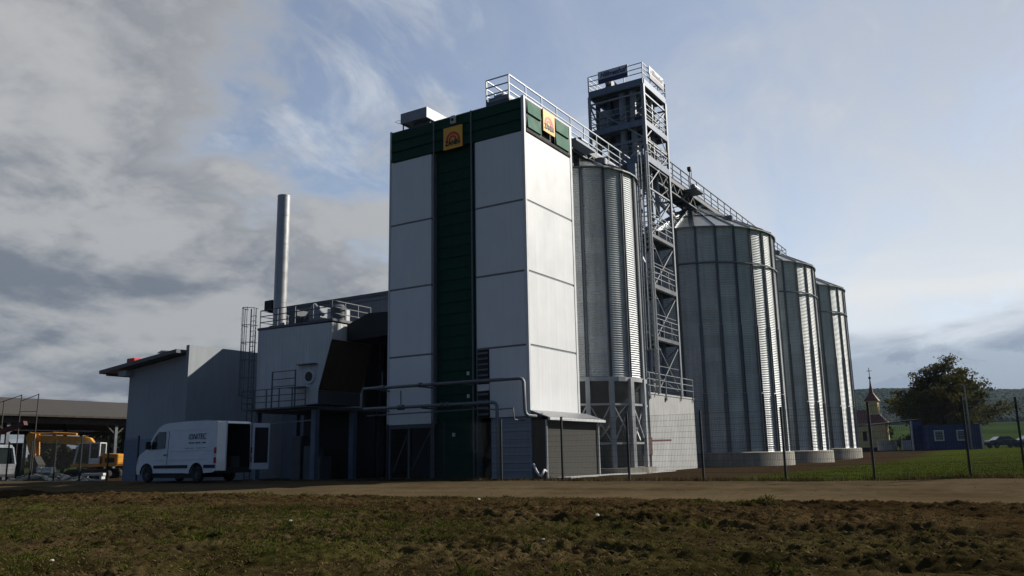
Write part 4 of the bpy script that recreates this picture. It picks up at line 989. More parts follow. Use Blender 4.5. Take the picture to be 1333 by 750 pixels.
ha = thing('factory_hall', 'long dark grey sheet-clad hall behind the boiler house and dryer', 'hall', (12.0, 9.0, 0.0))
MB().box(0.0, 0.2, 0, 18.7, 8.5, 11.7).box(0.0, 0.2, 11.2, 18.7, -0.4, 8.5).box(0.2, 18, 18.5, 18.7, -0.4, 11.7).box(0.2, 18, 0, 0.2, -0.4, 11.7).box(17.8, 18, 0.2, 18.5, -0.4, 11.7).build('wall', M['hall_sheet'], ha)
MB().box(-0.08, 18.1, -0.1, 18.8, 11.7, 11.92).build('roof', M['steel_dark'], ha)
MB().box(-0.03, -0.005, 0, 18.7, 11.38, 11.44).build('trim_strip', M['steel_dark'], ha)
MB().prism([(5.22, 8.28), (3.7, 8.78), (-1.25, 8.55), (-1.25, 7.5), (5.22, 7.36)], 'x', -7.9, -0.004).build('canopy', M['black'], ha)
for y in (-0.9, 4.9): MB().bar((-5.4, y, -0.3), (-5.4, y, 7.5), 0.22).build('column', M['core'], ha)
MB().box(0.21, 17.7, 0.3, 18.4, -0.3, -0.28).build('floor', M['core'], ha)

gb = thing('grey_building', 'plain grey rendered building with a lean-to roof behind the white van', 'building', (5.0, 29.1, 0.0))
MB().prism([(0.32, -0.6), (6.4, -0.6), (6.4, 7.28), (0.32, 7.90)], 'x', 0.05, 9.0).build('gable_wall', M['plaster'], gb)
MB().box(0.0, 9.0, 0.0, 0.315, -0.6, 8.52).build('side_wall', M['plaster'], gb)
MB().box(0.035, 9.0, 0.318, 6.43, -0.6, 2.5).build('plinth', M['plinth'], gb)
gr = MB().prism([(0.32, 7.96), (0.32, 8.2), (8.8, 7.36), (8.8, 7.12)], 'x', -0.75, 9.2).build('roof', M['steel_dark'], gb)
MB().box(-0.5, 0.04, 6.0, 6.9, 6.85, 7.2).build('soffit_beam', M['plaster'], gb)
MB().bar((-0.3, 8.6, 7.08), (9, 8.6, 7.08), 0.14).build('gutter', M['steel_dark'], gb)
MB().bar((0.0, 2.2, 8.28), (0.9, 3.9, 8.35), 0.9, 0.06).bar((0.3, 2.6, 8.0), (0.3, 2.6, 8.3), 0.1).bar((0.6, 3.6, 7.9), (0.6, 3.6, 8.3), 0.1).build('roof_panel', M['steel'], gr)
tag(MB().box(-0.3, 0.3, -0.42, 0.42, 0.0, 0.34).build('red_crate', M['red'], bevel=0.04, loc=(4.9, 34.9, 7.70), rotz=0.0), 'small bright red box standing on the roof edge of the grey building', 'crate')

# ------------------------------------------------------------------ white van
va = thing('cargo_van', 'white high-roof panel van with its rear doors open, parked before the grey building', 'van', (-4.15, 13.12, float(road_z(np.array([-4.15]), np.array([15.5]))[0]) - 0.0), math.pi / 2)
def arch(cx, r, n=10, z=0.40): return [(cx + r * math.cos(math.pi * i / n), z + r * math.sin(math.pi * i / n)) for i in range(n + 1)]
RW, FWH = 1.36, 4.98
def warp(mb, yk=0.075):
    out_ = []
    for x, y, z in mb.v:
        s = 1 - yk * max(0, (z - 1.05) / 1.7) ** 1.3 - 0.10 * max(0, (x - 4.9) / 1.0) ** 2
        out_.append((x, y * s, z))
    mb.v = out_; return mb
front = [(2.2, 0.42), (FWH - 0.45, 0.42)] + [(x, z) for x, z in reversed(arch(FWH, 0.44))] + [(5.62, 0.36), (5.86, 0.38), (5.93, 0.62), (5.90, 0.95), (5.80, 1.16), (5.62, 1.30), (5.12, 1.52), (4.62, 2.18), (4.32, 2.50), (4.02, 2.64), (3.6, 2.71), (2.2, 2.75)]
warp(MB().prism(front, 'y', -0.98, 0.98)).build('body', M['van_white'], va, bevel=0.05, smooth='auto')
side = [(0.0, 0.55), (0.25, 0.45), (RW - 0.45, 0.42)] + [(x, z) for x, z in reversed(arch(RW, 0.44))] + [(2.205, 0.42), (2.205, 2.745), (1.0, 2.74), (0.15, 2.70), (0.02, 2.62)]
for a, b in ((0.90, 0.98), (-0.98, -0.90)): warp(MB().prism(side, 'y', a, b)).build('side_panel', M['van_white'], va)
warp(MB().prism([(0.03, 2.60), (0.16, 2.705), (1.0, 2.748), (2.2, 2.752), (2.2, 2.66), (0.1, 2.58)], 'y', -0.975, 0.975)).build('roof_panel', M['van_white'], va)
warp(MB().box(0.03, 2.15, 0.885, 0.90, 0.64, 2.55).box(0.03, 2.15, -0.90, -0.885, 0.64, 2.55).box(0.1, 2.15, -0.88, 0.88, 2.55, 2.58)).build('cargo_shade', M['core'], va)  # near-black sheets standing for the shade inside the load space
MB().box(0.05, 2.2, -0.9, 0.9, 0.55, 0.64).box(2.15, 2.19, -0.9, 0.9, 0.64, 2.66).build('cargo_floor', M['core'], va)
MB().box(-0.06, 0.05, -0.95, 0.95, 0.40, 0.55).build('rear_bumper', M['rubber'], va, bevel=0.02)
MB().box(5.70, 5.965, -0.86, 0.86, 0.40, 0.62).build('front_bumper', M['rubber'], va, bevel=0.03)
for s in (1, -1):
    MB().box(2.0, 4.45, *sorted((s * 0.975, s * 0.998)), 0.64, 0.78).build('rub_strip', M['rubber'], va)
    MB().box(0.1, 0.86, *sorted((s * 0.975, s * 0.998)), 0.64, 0.78).build('rub_strip', M['rubber'], va)
    for z_, xa_, xb_ in ((1.42, 0.25, 3.45), (1.02, 0.9, 4.5), (2.36, 0.15, 3.6)):
        warp(MB().box(xa_, xb_, *sorted((s * 0.975, s * 0.985)), z_, z_ + 0.03)).build('swage_line', M['van_white'], va)
    warp(MB().box(0.0, 0.035, *sorted((s * 0.96, s * 0.984)), 0.6, 2.55)).build('door_gap', M['rubber'], va)
    # door window, wheels, lamps, mirror
    pw = [(3.72, 1.56), (4.92, 1.50), (4.55, 2.05), (4.25, 2.32), (3.72, 2.32)]
    mb = MB().prism(pw, 'y', *sorted((s * 0.975, s * 0.992))); warp(mb).build('side_window', M['glass'], va)
    warp(MB().box(4.36, 4.42, *sorted((s * 0.97, s * 0.997)), 1.53, 2.2)).build('window_pillar', M['rubber'], va)
    mr = warp(MB().bar((4.75, s * 0.95, 1.62), (4.72, s * 1.16, 1.68), 0.06).box(4.66, 4.80, *sorted((s * 1.06, s * 1.27)), 1.52, 1.88)).build('wing_mirror', M['rubber'], va, bevel=0.02)
    MB().box(3.55, 3.75, *sorted((s * 0.97, s * 1.0)), 1.22, 1.27).build('door_handle', M['rubber'], va)
    warp(MB().box(3.49, 3.505, *sorted((s * 0.96, s * 0.984)), 0.8, 2.35)).build('door_gap', M['rubber'], va)
    tl = MB().box(-0.015, 0.20, *sorted((s * 0.90, s * 1.0)), 0.84, 1.54).build('tail_lamp', M['lamp_red'], va, bevel=0.015)
    MB().box(-0.02, 0.17, *sorted((s * 0.93, s * 1.006)), 1.10, 1.27).build('clear_lens', M['lamp_clear'], tl)
    MB().prism([(5.52, 0.92), (5.86, 0.86), (5.80, 1.12), (5.50, 1.26)], 'y', *sorted((s * 0.66, s * 0.90))).build('headlight', M['lamp_clear'], va)
    for wx in (RW, FWH):
        wh = MB().lathe([(0.18, -0.11), (0.30, -0.115), (0.345, -0.08), (0.355, 0.0), (0.345, 0.08), (0.30, 0.115), (0.18, 0.11)], 24)
        wh.v = [(x + wx, z + s * 0.86, y + 0.355) for x, y, z in wh.v]; wh = wh.build('wheel', M['rubber'], va, smooth='auto')
        hb = MB().lathe([(0.02, 0.07), (0.09, 0.075), (0.12, 0.03), (0.19, 0.04), (0.215, 0.09)], 20)
        hb.v = [(x + wx, s * (z + 0.885), y + 0.355) for x, y, z in hb.v]; hb.build('hub_cap', M['hub'], wh, smooth='auto')
        al = MB()
        for i in range(10):
            t0, t1 = math.pi * i / 10, math.pi * (i + 1) / 10
            al.bar((wx + 0.46 * math.cos(t0), s * 0.975, 0.40 + 0.46 * math.sin(t0)), (wx + 0.46 * math.cos(t1), s * 0.975, 0.40 + 0.46 * math.sin(t1)), 0.05, 0.045, up=(0, 1, 0))
        al.build('wheel_arch', M['rubber'], va)
    MB().box(RW + 0.3, FWH - 0.3, *sorted((s * 0.5, s * 0.9)), 0.2, 0.42).build('underside', M['rubber'], va)
ws = MB().prism([(5.10, 1.57), (5.14, 1.56), (4.64, 2.22), (4.36, 2.50), (4.32, 2.47)], 'y', -0.82, 0.82); warp(ws).build('windscreen', M['glass'], va)
MB().box(5.72, 5.915, -0.5, 0.5, 0.75, 1.02).build('grille', M['rubber'], va)
def vdoor(hinge, ang):
    d = bpy.data.objects.new('rear_door', None); COL.objects.link(d); d.parent = va; d.location = hinge; d.rotation_euler.z = ang; return d
for s, ang in ((1, R(180 - 14)), (-1, R(180 + 82))):
    mb = MB().box(0, 0.90, *sorted((0.0, -0.06 * s)), 0.50, 2.62)
    hx = Matrix.Rotation(ang, 4, 'Z')
    def place(mb): mb.v = [tuple((hx @ Vector(p)) + Vector((-0.03, 0.965 * s, 0.02))) for p in mb.v]; return mb
    dr = place(mb).build('rear_door', M['van_white'], va, bevel=0.015)
    place(MB().box(0.1, 0.82, *sorted((0.001 * s, 0.014 * s)), 0.8, 2.42)).build('door_lining', M['core'], dr)
text_obj('IONITEC', 0.36, 0.003, M['sign_blue'], va, (1.45, 0.965, 2.03), (-1, 0, 0), (0, 0.045, 1), width=1.25, shear=0.25)
mb = MB()
for i, w in enumerate((0.18, 0.12, 0.2, 0.1, 0.22)): mb.box(2.0 - i * 0.24 - w, 2.0 - i * 0.24, 0.972, 0.980, 1.74, 1.79)
mb.build('small_print', M['sign_blue'], va)
mb = MB()
for i, w in enumerate((0.3, 0.2, 0.34, 0.24)): mb.box(2.25 - i * 0.4 - w, 2.25 - i * 0.4, 0.977, 0.983, 1.52, 1.545)
mb.build('small_print', M['steel'], va)
lz = va.location.z
for (x, y, w, h, mt, lb) in ((0.45, 0.45, 0.45, 0.35, 'red', 'red crate on the load floor inside the open white van'), (0.6, -0.35, 0.5, 0.5, 'timber', 'dark brown carton on the load floor inside the open white van')):
    tag(MB().box(-w / 2, w / 2, -w / 2, w / 2, 0, h).build('cargo_box', M[mt], bevel=0.02, loc=(-4.15 - y, 13.12 + x, lz + 0.645)), lb, 'box')

# ------------------------------------------------------------------ open shed, excavator, truck and clutter on the left
sh = thing('open_shed', 'long open-sided shed with a weathered low-pitched roof at the far left', 'shed', (0, 60.5, -0.3))
X0, X1 = -6.0, 44.0
MB().prism([(-0.9, 5.55), (-0.9, 5.72), (15.1, 8.35), (31.0, 5.72), (31.0, 5.55), (15.1, 8.15)], 'x', X0, X1).build('roof', M['shed_roof'], sh)
MB().box(X0, X1, -0.25, 0.05, 4.95, 5.5).box(X0, X1, 30, 30.3, 4.95, 5.5).build('eave_beam', M['timber'], sh)
fasc = MB()
for i in range(26): fasc.bar((X0 + i * 2, -0.1, 5.45), (X0 + i * 2, 15.1, 8.05), 0.12, 0.25)
fasc.build('rafter', M['timber'], sh)
for x in (-1.0, 9.9, 20.3, 31.0, 41.0):
    MB().bar((x, 0, -0.2), (x, 0, 5.0), 0.28).build('post', M['pipe'], sh)
    MB().bar((x, 0, 4.0), (x + 1.1, 0, 5.0), 0.14).bar((x, 0, 4.0), (x - 1.1, 0, 5.0), 0.14).build('knee_brace', M['timber'], sh)
for i in range(14):
    MB().bar((X0 + 1 + i * 3.6, 30, -0.2), (X0 + 1 + i * 3.6, 30, 5.0), 0.28).build('post', M['timber'], sh)
    if i % 2 == 0: MB().bar((X0 + 1 + i * 3.6, 15, -0.2), (X0 + 1 + i * 3.6, 15, 8.0), 0.28).build('post', M['timber'], sh)
MB().box(X0, 27.0, 29.7, 29.95, -0.3, 3.9).build('back_wall', M['green_dark'], sh)

ex = thing('excavator', 'orange tracked excavator with a white cab and its long boom reaching left', 'excavator', L(-36.5, 73.5, 0), LROT)
ex.location.z = gz(ex.location.x, ex.location.y) - 0.02
for y in (-1.35, 0.75):
    tr = MB().prism([(-1.9, 0.25), (-1.65, 0.02), (1.65, 0.02), (1.95, 0.28), (1.95, 0.55), (1.6, 0.86), (-1.6, 0.86), (-1.95, 0.55)], 'y', y, y + 0.6).build('track', M['track'], ex, bevel=0.05)
    for i in range(5): MB().tube([(-1.3 + i * 0.65, y - 0.03, 0.3), (-1.3 + i * 0.65, y + 0.63, 0.3)], 0.17, 10).build('roller', M['steel_dark'], tr)
MB().lathe([(0.6, 0.6), (0.6, 1.02)], 16).box(-0.9, 0.9, -0.8, 0.8, 0.4, 0.8).build('undercarriage', M['track'], ex)
MB().box(-1.45, 1.3, -1.3, 1.3, 1.02, 1.28).build('turntable_deck', M['orange'], ex, bevel=0.04)
cw = MB().prism([(1.25, 1.05), (2.35, 1.05), (2.6, 1.3), (2.6, 2.05), (1.25, 2.15)], 'y', -1.3, 1.3).build('engine_housing', M['orange'], ex, bevel=0.05)
MB().box(1.5, 2.3, -1.33, -1.302, 1.35, 1.75).build('side_grille', M['track'], cw)
cab = MB()
for p in ((-1.15, -1.25), (0.95, -1.25), (-0.9, -0.2), (0.95, -0.2), (0.15, -1.25)): cab.bar((p[0], p[1], 1.28), (p[0] + (0.3 if p[0] < -0.5 else 0.0), p[1], 3.02), 0.11)
cab.box(-0.9, 1.0, -1.3, -0.15, 2.98, 3.08).box(0.15, 1.0, -1.3, -1.22, 1.28, 1.75)
cab = cab.build('cab_frame', M['trim'], ex)
MB().prism([(-1.1, 1.32), (0.9, 1.32), (0.9, 2.97), (-0.82, 2.97)], 'y', -1.21, -0.24).build('cab_glass', M['glass'], cab)
MB().prism([(0.6, 1.3), (0.0, 2.2), (-0.2, 3.0), (-0.6, 3.5), (-1.1, 3.62), (-5.4, 3.85), (-5.7, 3.72), (-5.6, 3.30), (-1.2, 2.82), (-0.7, 1.9), (-0.1, 1.3)], 'y', 0.05, 0.5).build('boom', M['orange'], ex, bevel=0.04)
MB().prism([(-5.35, 3.95), (-5.85, 4.1), (-6.2, 3.7), (-5.75, 2.3), (-5.4, 1.9), (-5.2, 2.1)], 'y', -0.12, 0.04).prism([(-5.35, 3.95), (-5.85, 4.1), (-6.2, 3.7), (-5.75, 2.3), (-5.4, 1.9), (-5.2, 2.1)], 'y', 0.51, 0.66).build('dipper_arm', M['orange'], ex)
MB().tube([(-1.9, 0.28, 3.85), (-4.0, 0.28, 3.98)], 0.11, 8).tube([(-4.0, 0.28, 3.98), (-5.6, 0.28, 4.0)], 0.05, 8).build('hydraulic_ram', M['orange'], ex, smooth='auto')
MB().prism([(-5.75, 2.2), (-5.2, 2.0), (-4.75, 1.3), (-4.9, 0.7), (-5.5, 0.45), (-5.35, 1.0), (-5.6, 1.5)], 'y', -0.3, 0.85).build('bucket', M['track'], ex)

tk = thing('truck', 'white truck cab cut by the left picture edge, behind the fence', 'truck', L(-40.2, 62.5, gz(2, 47)), LROT)
MB().prism([(-2.2, 0.5), (1.9, 0.5), (2.0, 1.25), (-2.2, 1.25)], 'y', 0, 2.3).prism([(-2.2, 2.5), (1.7, 2.45), (1.55, 2.68), (-2.2, 2.72)], 'y', 0, 2.3).bar((1.9, 0.05, 1.2), (1.6, 0.05, 2.5), 0.18).bar((0.55, 0.05, 1.2), (0.55, 0.05, 2.5), 0.14).bar((1.9, 2.25, 1.2), (1.6, 2.25, 2.5), 0.18).bar((-1.3, 0.05, 1.2), (-1.3, 0.05, 2.5), 0.3).build('cab', M['steel'], tk)
MB().box(-2.15, 1.55, 0.1, 2.2, 1.25, 2.5).build('side_window', M['glass'], tk)
MB().box(-2.2, 1.95, 0.1, 2.2, 0.3, 0.5).build('chassis', M['rubber'], tk)
for x in (-1.0, 1.2):
    w = MB().tube([(x, -0.03, 0.45), (x, 0.3, 0.45)], 0.45, 20).build('wheel', M['rubber'], tk, smooth='auto')
    MB().tube([(x, -0.05, 0.45), (x, -0.02, 0.45)], 0.2, 14).build('hub', M['hub'], w, smooth='auto')

mb = MB()
for i in range(110):
    a = rng.uniform(-2.8, 3.0); b = rng.gauss(0, 0.9); h = max(0.05, 0.75 * (1 - abs(a) / 3.0) * (1 - min(abs(b), 1.8) / 2.0)) * rng.uniform(0.4, 1)
    r = rng.uniform(0.12, 0.5); an_ = rng.uniform(0, 3.1)
    if i % 3: mb.bar((a - r * math.cos(an_), b - r * math.sin(an_), h - rng.uniform(-.1, .2)), (a + r * math.cos(an_), b + r * math.sin(an_), h + rng.uniform(-.1, .2)), rng.uniform(.15, .5), rng.uniform(.04, .2))
    else: mb.lathe([(0.02, h - r * .4), (r * .8, h - r * .2), (r, h), (r * .5, h + r * .3), (0.02, h + r * .35)], 6, c=(a, b))
p = L(-32.4, 58.5, 0); tag(mb.build('rubble_pile', M['rubble'], loc=(p.x, p.y, gz(p.x, p.y)), rotz=LROT), 'low heap of pale boards and rubble behind the fence at far left', 'rubble')
p = L(-34.3, 62, 0); sk = thing('block_stack', 'stack of white building blocks behind the rubble heap', 'blocks', (p.x, p.y, gz(p.x, p.y)), LROT)
for i in range(4):
    for k in range(2):
        if i == 3 and k == 1: continue
        MB().box(-0.75 + i * 0.38, -0.39 + i * 0.38, 0, 0.6, 0.25 + k * 0.42, 0.65 + k * 0.42).build('block', M['white_block'], sk, bevel=0.015)
MB().box(-0.8, 0.8, -0.05, 0.65, 0.0, 0.24).build('pallet', M['timber'], sk)
p = L(-36.0, 75.0, 0); tag(MB().box(-0.9, 0.9, -0.3, 0.3, 0.3, 0.5).box(-0.8, -0.6, -0.3, 0.3, 0, 0.3).box(0.6, 0.8, -0.3, 0.3, 0, 0.3).build('plank', M['white_block'], loc=(L(-35.0, 70.5, 0).x, L(-35.0, 70.5, 0).y, gz(14, 50)), rotz=LROT), 'pale plank on two bearers in front of the excavator tracks', 'plank')
p = L(-39.0, 66, 0); sc = thing('steel_frame', 'thin rusty steel pole frame standing above the shed eave at far left', 'frame', (p.x, p.y, gz(p.x, p.y)), LROT)
for x, h in ((-1.35, 6.3), (0.0, 6.75), (1.35, 6.8)): MB().bar((x, 0, 0), (x, 0, h), 0.06).build('pole', M['timber'], sc)
for a, b in (((-1.35, 6.25), (0, 6.7)), ((0.05, 6.25), (1.35, 6.75)), ((-3.2, 5.7), (-1.35, 6.25)), ((0, 5.4), (1.35, 5.4))): MB().bar((a[0], 0, a[1]), (b[0], 0, b[1]), 0.045).build('bar', M['timber'], sc)
p = L(-39.4, 65, 0); rb = thing('loading_beam', 'dark red sloping conveyor beam entering from the left picture edge', 'conveyor', (p.x, p.y, gz(p.x, p.y)), LROT)
MB().bar((-4.5, 0, 2.4), (1.5, 0, 4.45), 0.5, 0.32).build('beam', M['rusty_red'], rb)
for x, z in ((-3.6, 2.6), (-0.6, 3.6)): MB().bar((x, 0, 0), (x, 0, z), 0.14).build('support', M['rusty_red'], rb)

# ------------------------------------------------------------------ wire-mesh fences
def fence(name, label, pts, gap=(), h=2.34):
    t = thing(name, label, 'fence', (pts[0][0], pts[0][1], 0)); O = Vector((pts[0][0], pts[0][1], 0))
    zs = [gz(x, y) + 0.0 for x, y in pts]
    for (x, y), z in zip(pts, zs):
        MB().bar((x - O.x, y - O.y, z - 0.2), (x - O.x, y - O.y, z + h), 0.066).box(x - O.x - 0.045, x - O.x + 0.045, y - O.y - 0.045, y - O.y + 0.045, z + h, z + h + 0.015).build('post', M['post'], t)
    for i in range(len(pts) - 1):
        if i in gap: continue
        a = Vector((*pts[i], zs[i])) - O; b = Vector((*pts[i + 1], zs[i + 1])) - O; d = b - a; n = max(2, int(d.length / 0.055)); e = d.normalized() * 0.04
        mb = MB(); w = 0.0046
        for k in range(1, n):
            p = a + d * k / n; mb.bar(p + Vector((0, 0, 0.06)), p + Vector((0, 0, 2.26)), w)
        for k in range(12):
            z = 0.07 + k * 0.198; mb.bar(a + e + Vector((0, 0, z)), b - e + Vector((0, 0, z)), w * 1.25)
        mb.build('mesh_panel', M['post'], t)
    return t
fence('mesh_fence', 'dark wire-mesh fence on black posts running right from the dryer front', [(-2.1, y) for y in (5.89, 2.86, 0.09, -2.62, -5.31, -8.04, -10.77, -13.42, -16.0)] + [(0.45, -17.3), (3.2, -18.6)])
fence('mesh_fence', 'dark wire-mesh fence on black posts left of the grey building', [(-2.3, y) for y in (23.04, 25.7, 28.3, 30.9, 33.5, 36.1, 38.7, 41.3)])

# ------------------------------------------------------------------ right-hand background
def bz(l, d): p = L(l, d, 0); return gz(p.x, p.y)
ct = thing('container_cabin', 'dark blue site cabin with two white-framed windows below the big tree', 'cabin', L(45.1, 92, bz(48, 92)), LROT)
MB().box(0.0, 5.9, 0, 2.4, 0.12, 2.62).build('body', M['container_blue'], ct)
MB().box(-0.03, 5.93, -0.03, 2.43, 2.62, 2.70).box(-0.03, 5.93, -0.03, 2.43, 0.0, 0.12).build('frame_rail', M['container_blue'], ct)
for x in (0.6, 3.05):
    w = MB().box(x, x + 1.05, -0.05, 0.0, 0.95, 2.1).build('window_frame', M['window_frame'], ct)
    MB().box(x + 0.12, x + 0.93, -0.065, -0.051, 1.07, 1.98).build('pane', M['glass'], w)
    for i in range(5): MB().box(x + 0.12, x + 0.93, -0.072, -0.066, 1.15 + i * 0.17, 1.17 + i * 0.17).build('blind_slat', M['window_frame'], w)
for x in (5.75,): MB().bar((x, -0.05, 0), (x, -0.05, 2.65), 0.16).build('corner_post', M['window_frame'], ct)
sl = thing('open_shelter', 'open shelter with a thin dark roof left of the blue cabin', 'shelter', L(39.4, 94, bz(43, 94)), LROT)
MB().prism([(0, 2.75), (6.1, 3.35), (6.1, 3.47), (0, 2.87)], 'y', 0, 3.0).build('roof', M['black'], sl)
MB().box(4.95, 6.05, 0.1, 0.2, 0, 3.2).box(5.95, 6.05, 0.2, 2.8, 0, 3.3).build('wall', M['container_blue'], sl)
for x, mt in ((0.2, 'steel_dark'), (4.9, 'window_frame')): MB().bar((x, 0.1, 0), (x, 0.1, 2.75 + x * 0.098), 0.15).build('post', M[mt], sl)
lp = thing('street_lamp', 'thin grey lamp pole standing in front of the tree and blue cabin', 'street lamp', L(47.5, 88, bz(47.5, 88)))
MB().tube([(0, 0, 0), (0, 0, 3), (0, 0, 6.7)], [0.085, 0.075, 0.055], 10).build('pole', M['pipe'], lp, smooth='auto')
MB().bar((0, 0, 6.68), (-0.45, 0.3, 6.8), 0.10, 0.07).build('lamp_head', M['steel_dark'], lp)
for (l, d, ln, h, lb, nm) in ((43.1, 98, 2.2, 1.15, 'low round pale concrete ring beside the chapel', 'concrete_ring'), (45.9, 99, 1.2, 1.15, 'short straight pale concrete block right of the round ring', 'concrete_block')):
    z = bz(l, d); p = L(l, d, z)
    if nm == 'concrete_ring': o = MB().lathe([(1.05, 0), (1.05, h), (0.9, h), (0.9, 0.1)], 28).build(nm, M['concrete_pale'], smooth='auto', loc=p)
    else: o = MB().prism([(-0.3, 0), (0.3, 0), (0.14, h), (-0.14, h)], 'x', -ln / 2, ln / 2).build(nm, M['concrete_pale'], loc=p, rotz=LROT)
    tag(o, lb, 'concrete')
cp = thing('chapel', 'small ochre wayside chapel with a red tiled roof and spired bell turret', 'chapel', (84.15, -1.35, bz(45, 107)))
bw, bl = 2.9, 5.6
MB().box(0, bw, 0, bl, 0.0, 3.45).build('wall', M['chapel_wall'], cp)
MB().box(-0.03, bw + 0.03, -0.03, bl + 0.03, -0.3, 0.4).build('plinth', M['chapel_base'], cp)
MB().box(-0.06, bw + 0.06, -0.06, bl + 0.06, 3.30, 3.45).build('cornice', M['trim'], cp)
mb = MB(); v = [(-0.3, -0.3, 3.4), (bw + 0.3, -0.3, 3.4), (bw + 0.3, bl + 0.3, 3.4), (-0.3, bl + 0.3, 3.4), (bw / 2, 1.2, 5.15), (bw / 2, bl - 1.2, 5.15)]
mb.add(v, [(0, 1, 4), (1, 2, 5, 4), (2, 3, 5), (3, 0, 4, 5), (3, 2, 1, 0)]).build('roof', M['tiles'], cp)
MB().box(-0.012, -0.002, 2.2, 2.7, 1.2, 2.4).build('window', M['black'], cp)
MB().prism([(0.75, 0.5), (1.45, 0.5), (1.45, 2.2), (1.1, 2.55), (0.75, 2.2)], 'y', -0.02, -0.001).build('door', M['black'], cp)
tr_ = MB().box(bw / 2 - 0.68, bw / 2 + 0.68, 0.75, 2.11, 3.6, 6.3).build('bell_turret', M['chapel_wall'], cp)
cyt = 1.43
MB().prism([(bw / 2 - 0.2, 5.1), (bw / 2 + 0.2, 5.1), (bw / 2 + 0.2, 5.8), (bw / 2, 6.0), (bw / 2 - 0.2, 5.8)], 'y', 0.735, 0.748).build('louvre_window', M['black'], tr_)
MB().lathe([(1.25, 6.22), (1.0, 6.5), (0.55, 7.0), (0.33, 7.25), (0.30, 7.5), (0.16, 8.2), (0.06, 9.1)], 4, c=(bw / 2, cyt), a0=math.pi / 4).build('spire', M['tiles'], tr_)
MB().lathe([(0.02, 9.0), (0.13, 9.08), (0.18, 9.2), (0.13, 9.32), (0.02, 9.4)], 12, c=(bw / 2, cyt)).bar((bw / 2, cyt, 9.3), (bw / 2, cyt, 10.5), 0.07).bar((bw / 2 - 0.3, cyt, 10.1), (bw / 2 + 0.3, cyt, 10.1), 0.07).bar((bw / 2, cyt - 0.3, 10.1), (bw / 2, cyt + 0.3, 10.1), 0.07).build('cross', M['black'], tr_)

def car(label, l, d, mat, kind, flip=False):
    t = thing('parked_car', label, 'car', L(l, d, bz(l, d)), LROT + (math.pi if flip else 0), group='cars parked beyond the blue cabin')
    if kind == 'sedan': prof = [(-2.15, 0.35), (-2.2, 0.75), (-2.0, 0.95), (-1.35, 1.0), (-0.75, 1.42), (0.55, 1.44), (1.15, 1.0), (1.95, 0.86), (2.15, 0.65), (2.15, 0.35)]
    else: prof = [(-1.85, 0.35), (-1.9, 0.95), (-1.7, 1.4), (-1.2, 1.5), (0.45, 1.48), (1.05, 1.02), (1.7, 0.88), (1.85, 0.65), (1.85, 0.35)]
    b = MB().prism(prof, 'y', -0.85, 0.85); b.v = [(x, y * (1 - 0.22 * max(0, z - 0.9) / 0.6), z) for x, y, z in b.v]
    b.build('body', mat, t, bevel=0.06, smooth='auto')
    top = 1.38
    gl = MB().prism([(prof[3][0] + 0.18 if kind == 'sedan' else -1.65, 1.02), (0.98, 1.02), (0.5, top), (-0.7 if kind == 'sedan' else -1.5, top)], 'y', -0.875, 0.875); gl.v = [(x, y * (1 - 0.22 * max(0, z - 0.9) / 0.6), z) for x, y, z in gl.v]
    gl.build('side_window', M['glass'], t)
    for x in (-1.3, 1.3) if kind == 'sedan' else (-1.15, 1.15):
        for y in (-0.86, 0.70):
            w = MB().tube([(x, y, 0.31), (x, y + 0.18, 0.31)], 0.31, 18).build('wheel', M['rubber'], t, smooth='auto')
            MB().tube([(x, y - 0.015 if y < 0 else y + 0.18, 0.31), (x, y if y < 0 else y + 0.195, 0.31)], 0.18, 12).build('hub', M['hub'], w)
    for y in (-0.6, 0.6): MB().box(2.05 if kind == 'sedan' else 1.75, 2.165 if kind == 'sedan' else 1.86, y - 0.15, y + 0.15, 0.62, 0.76).build('headlight', M['lamp_clear'], t)
    return t
car('dark hatchback parked close to the right end of the blue cabin', 58.2, 112, M['car_dark'], 'hatch')
car('dark saloon car, middle of the parked cars right of the blue cabin', 61.2, 106, M['car_dark'], 'sedan')
car('silver saloon at the right picture edge, last of the parked cars', 65.4, 107.5, M['car_silver'], 'sedan', True)

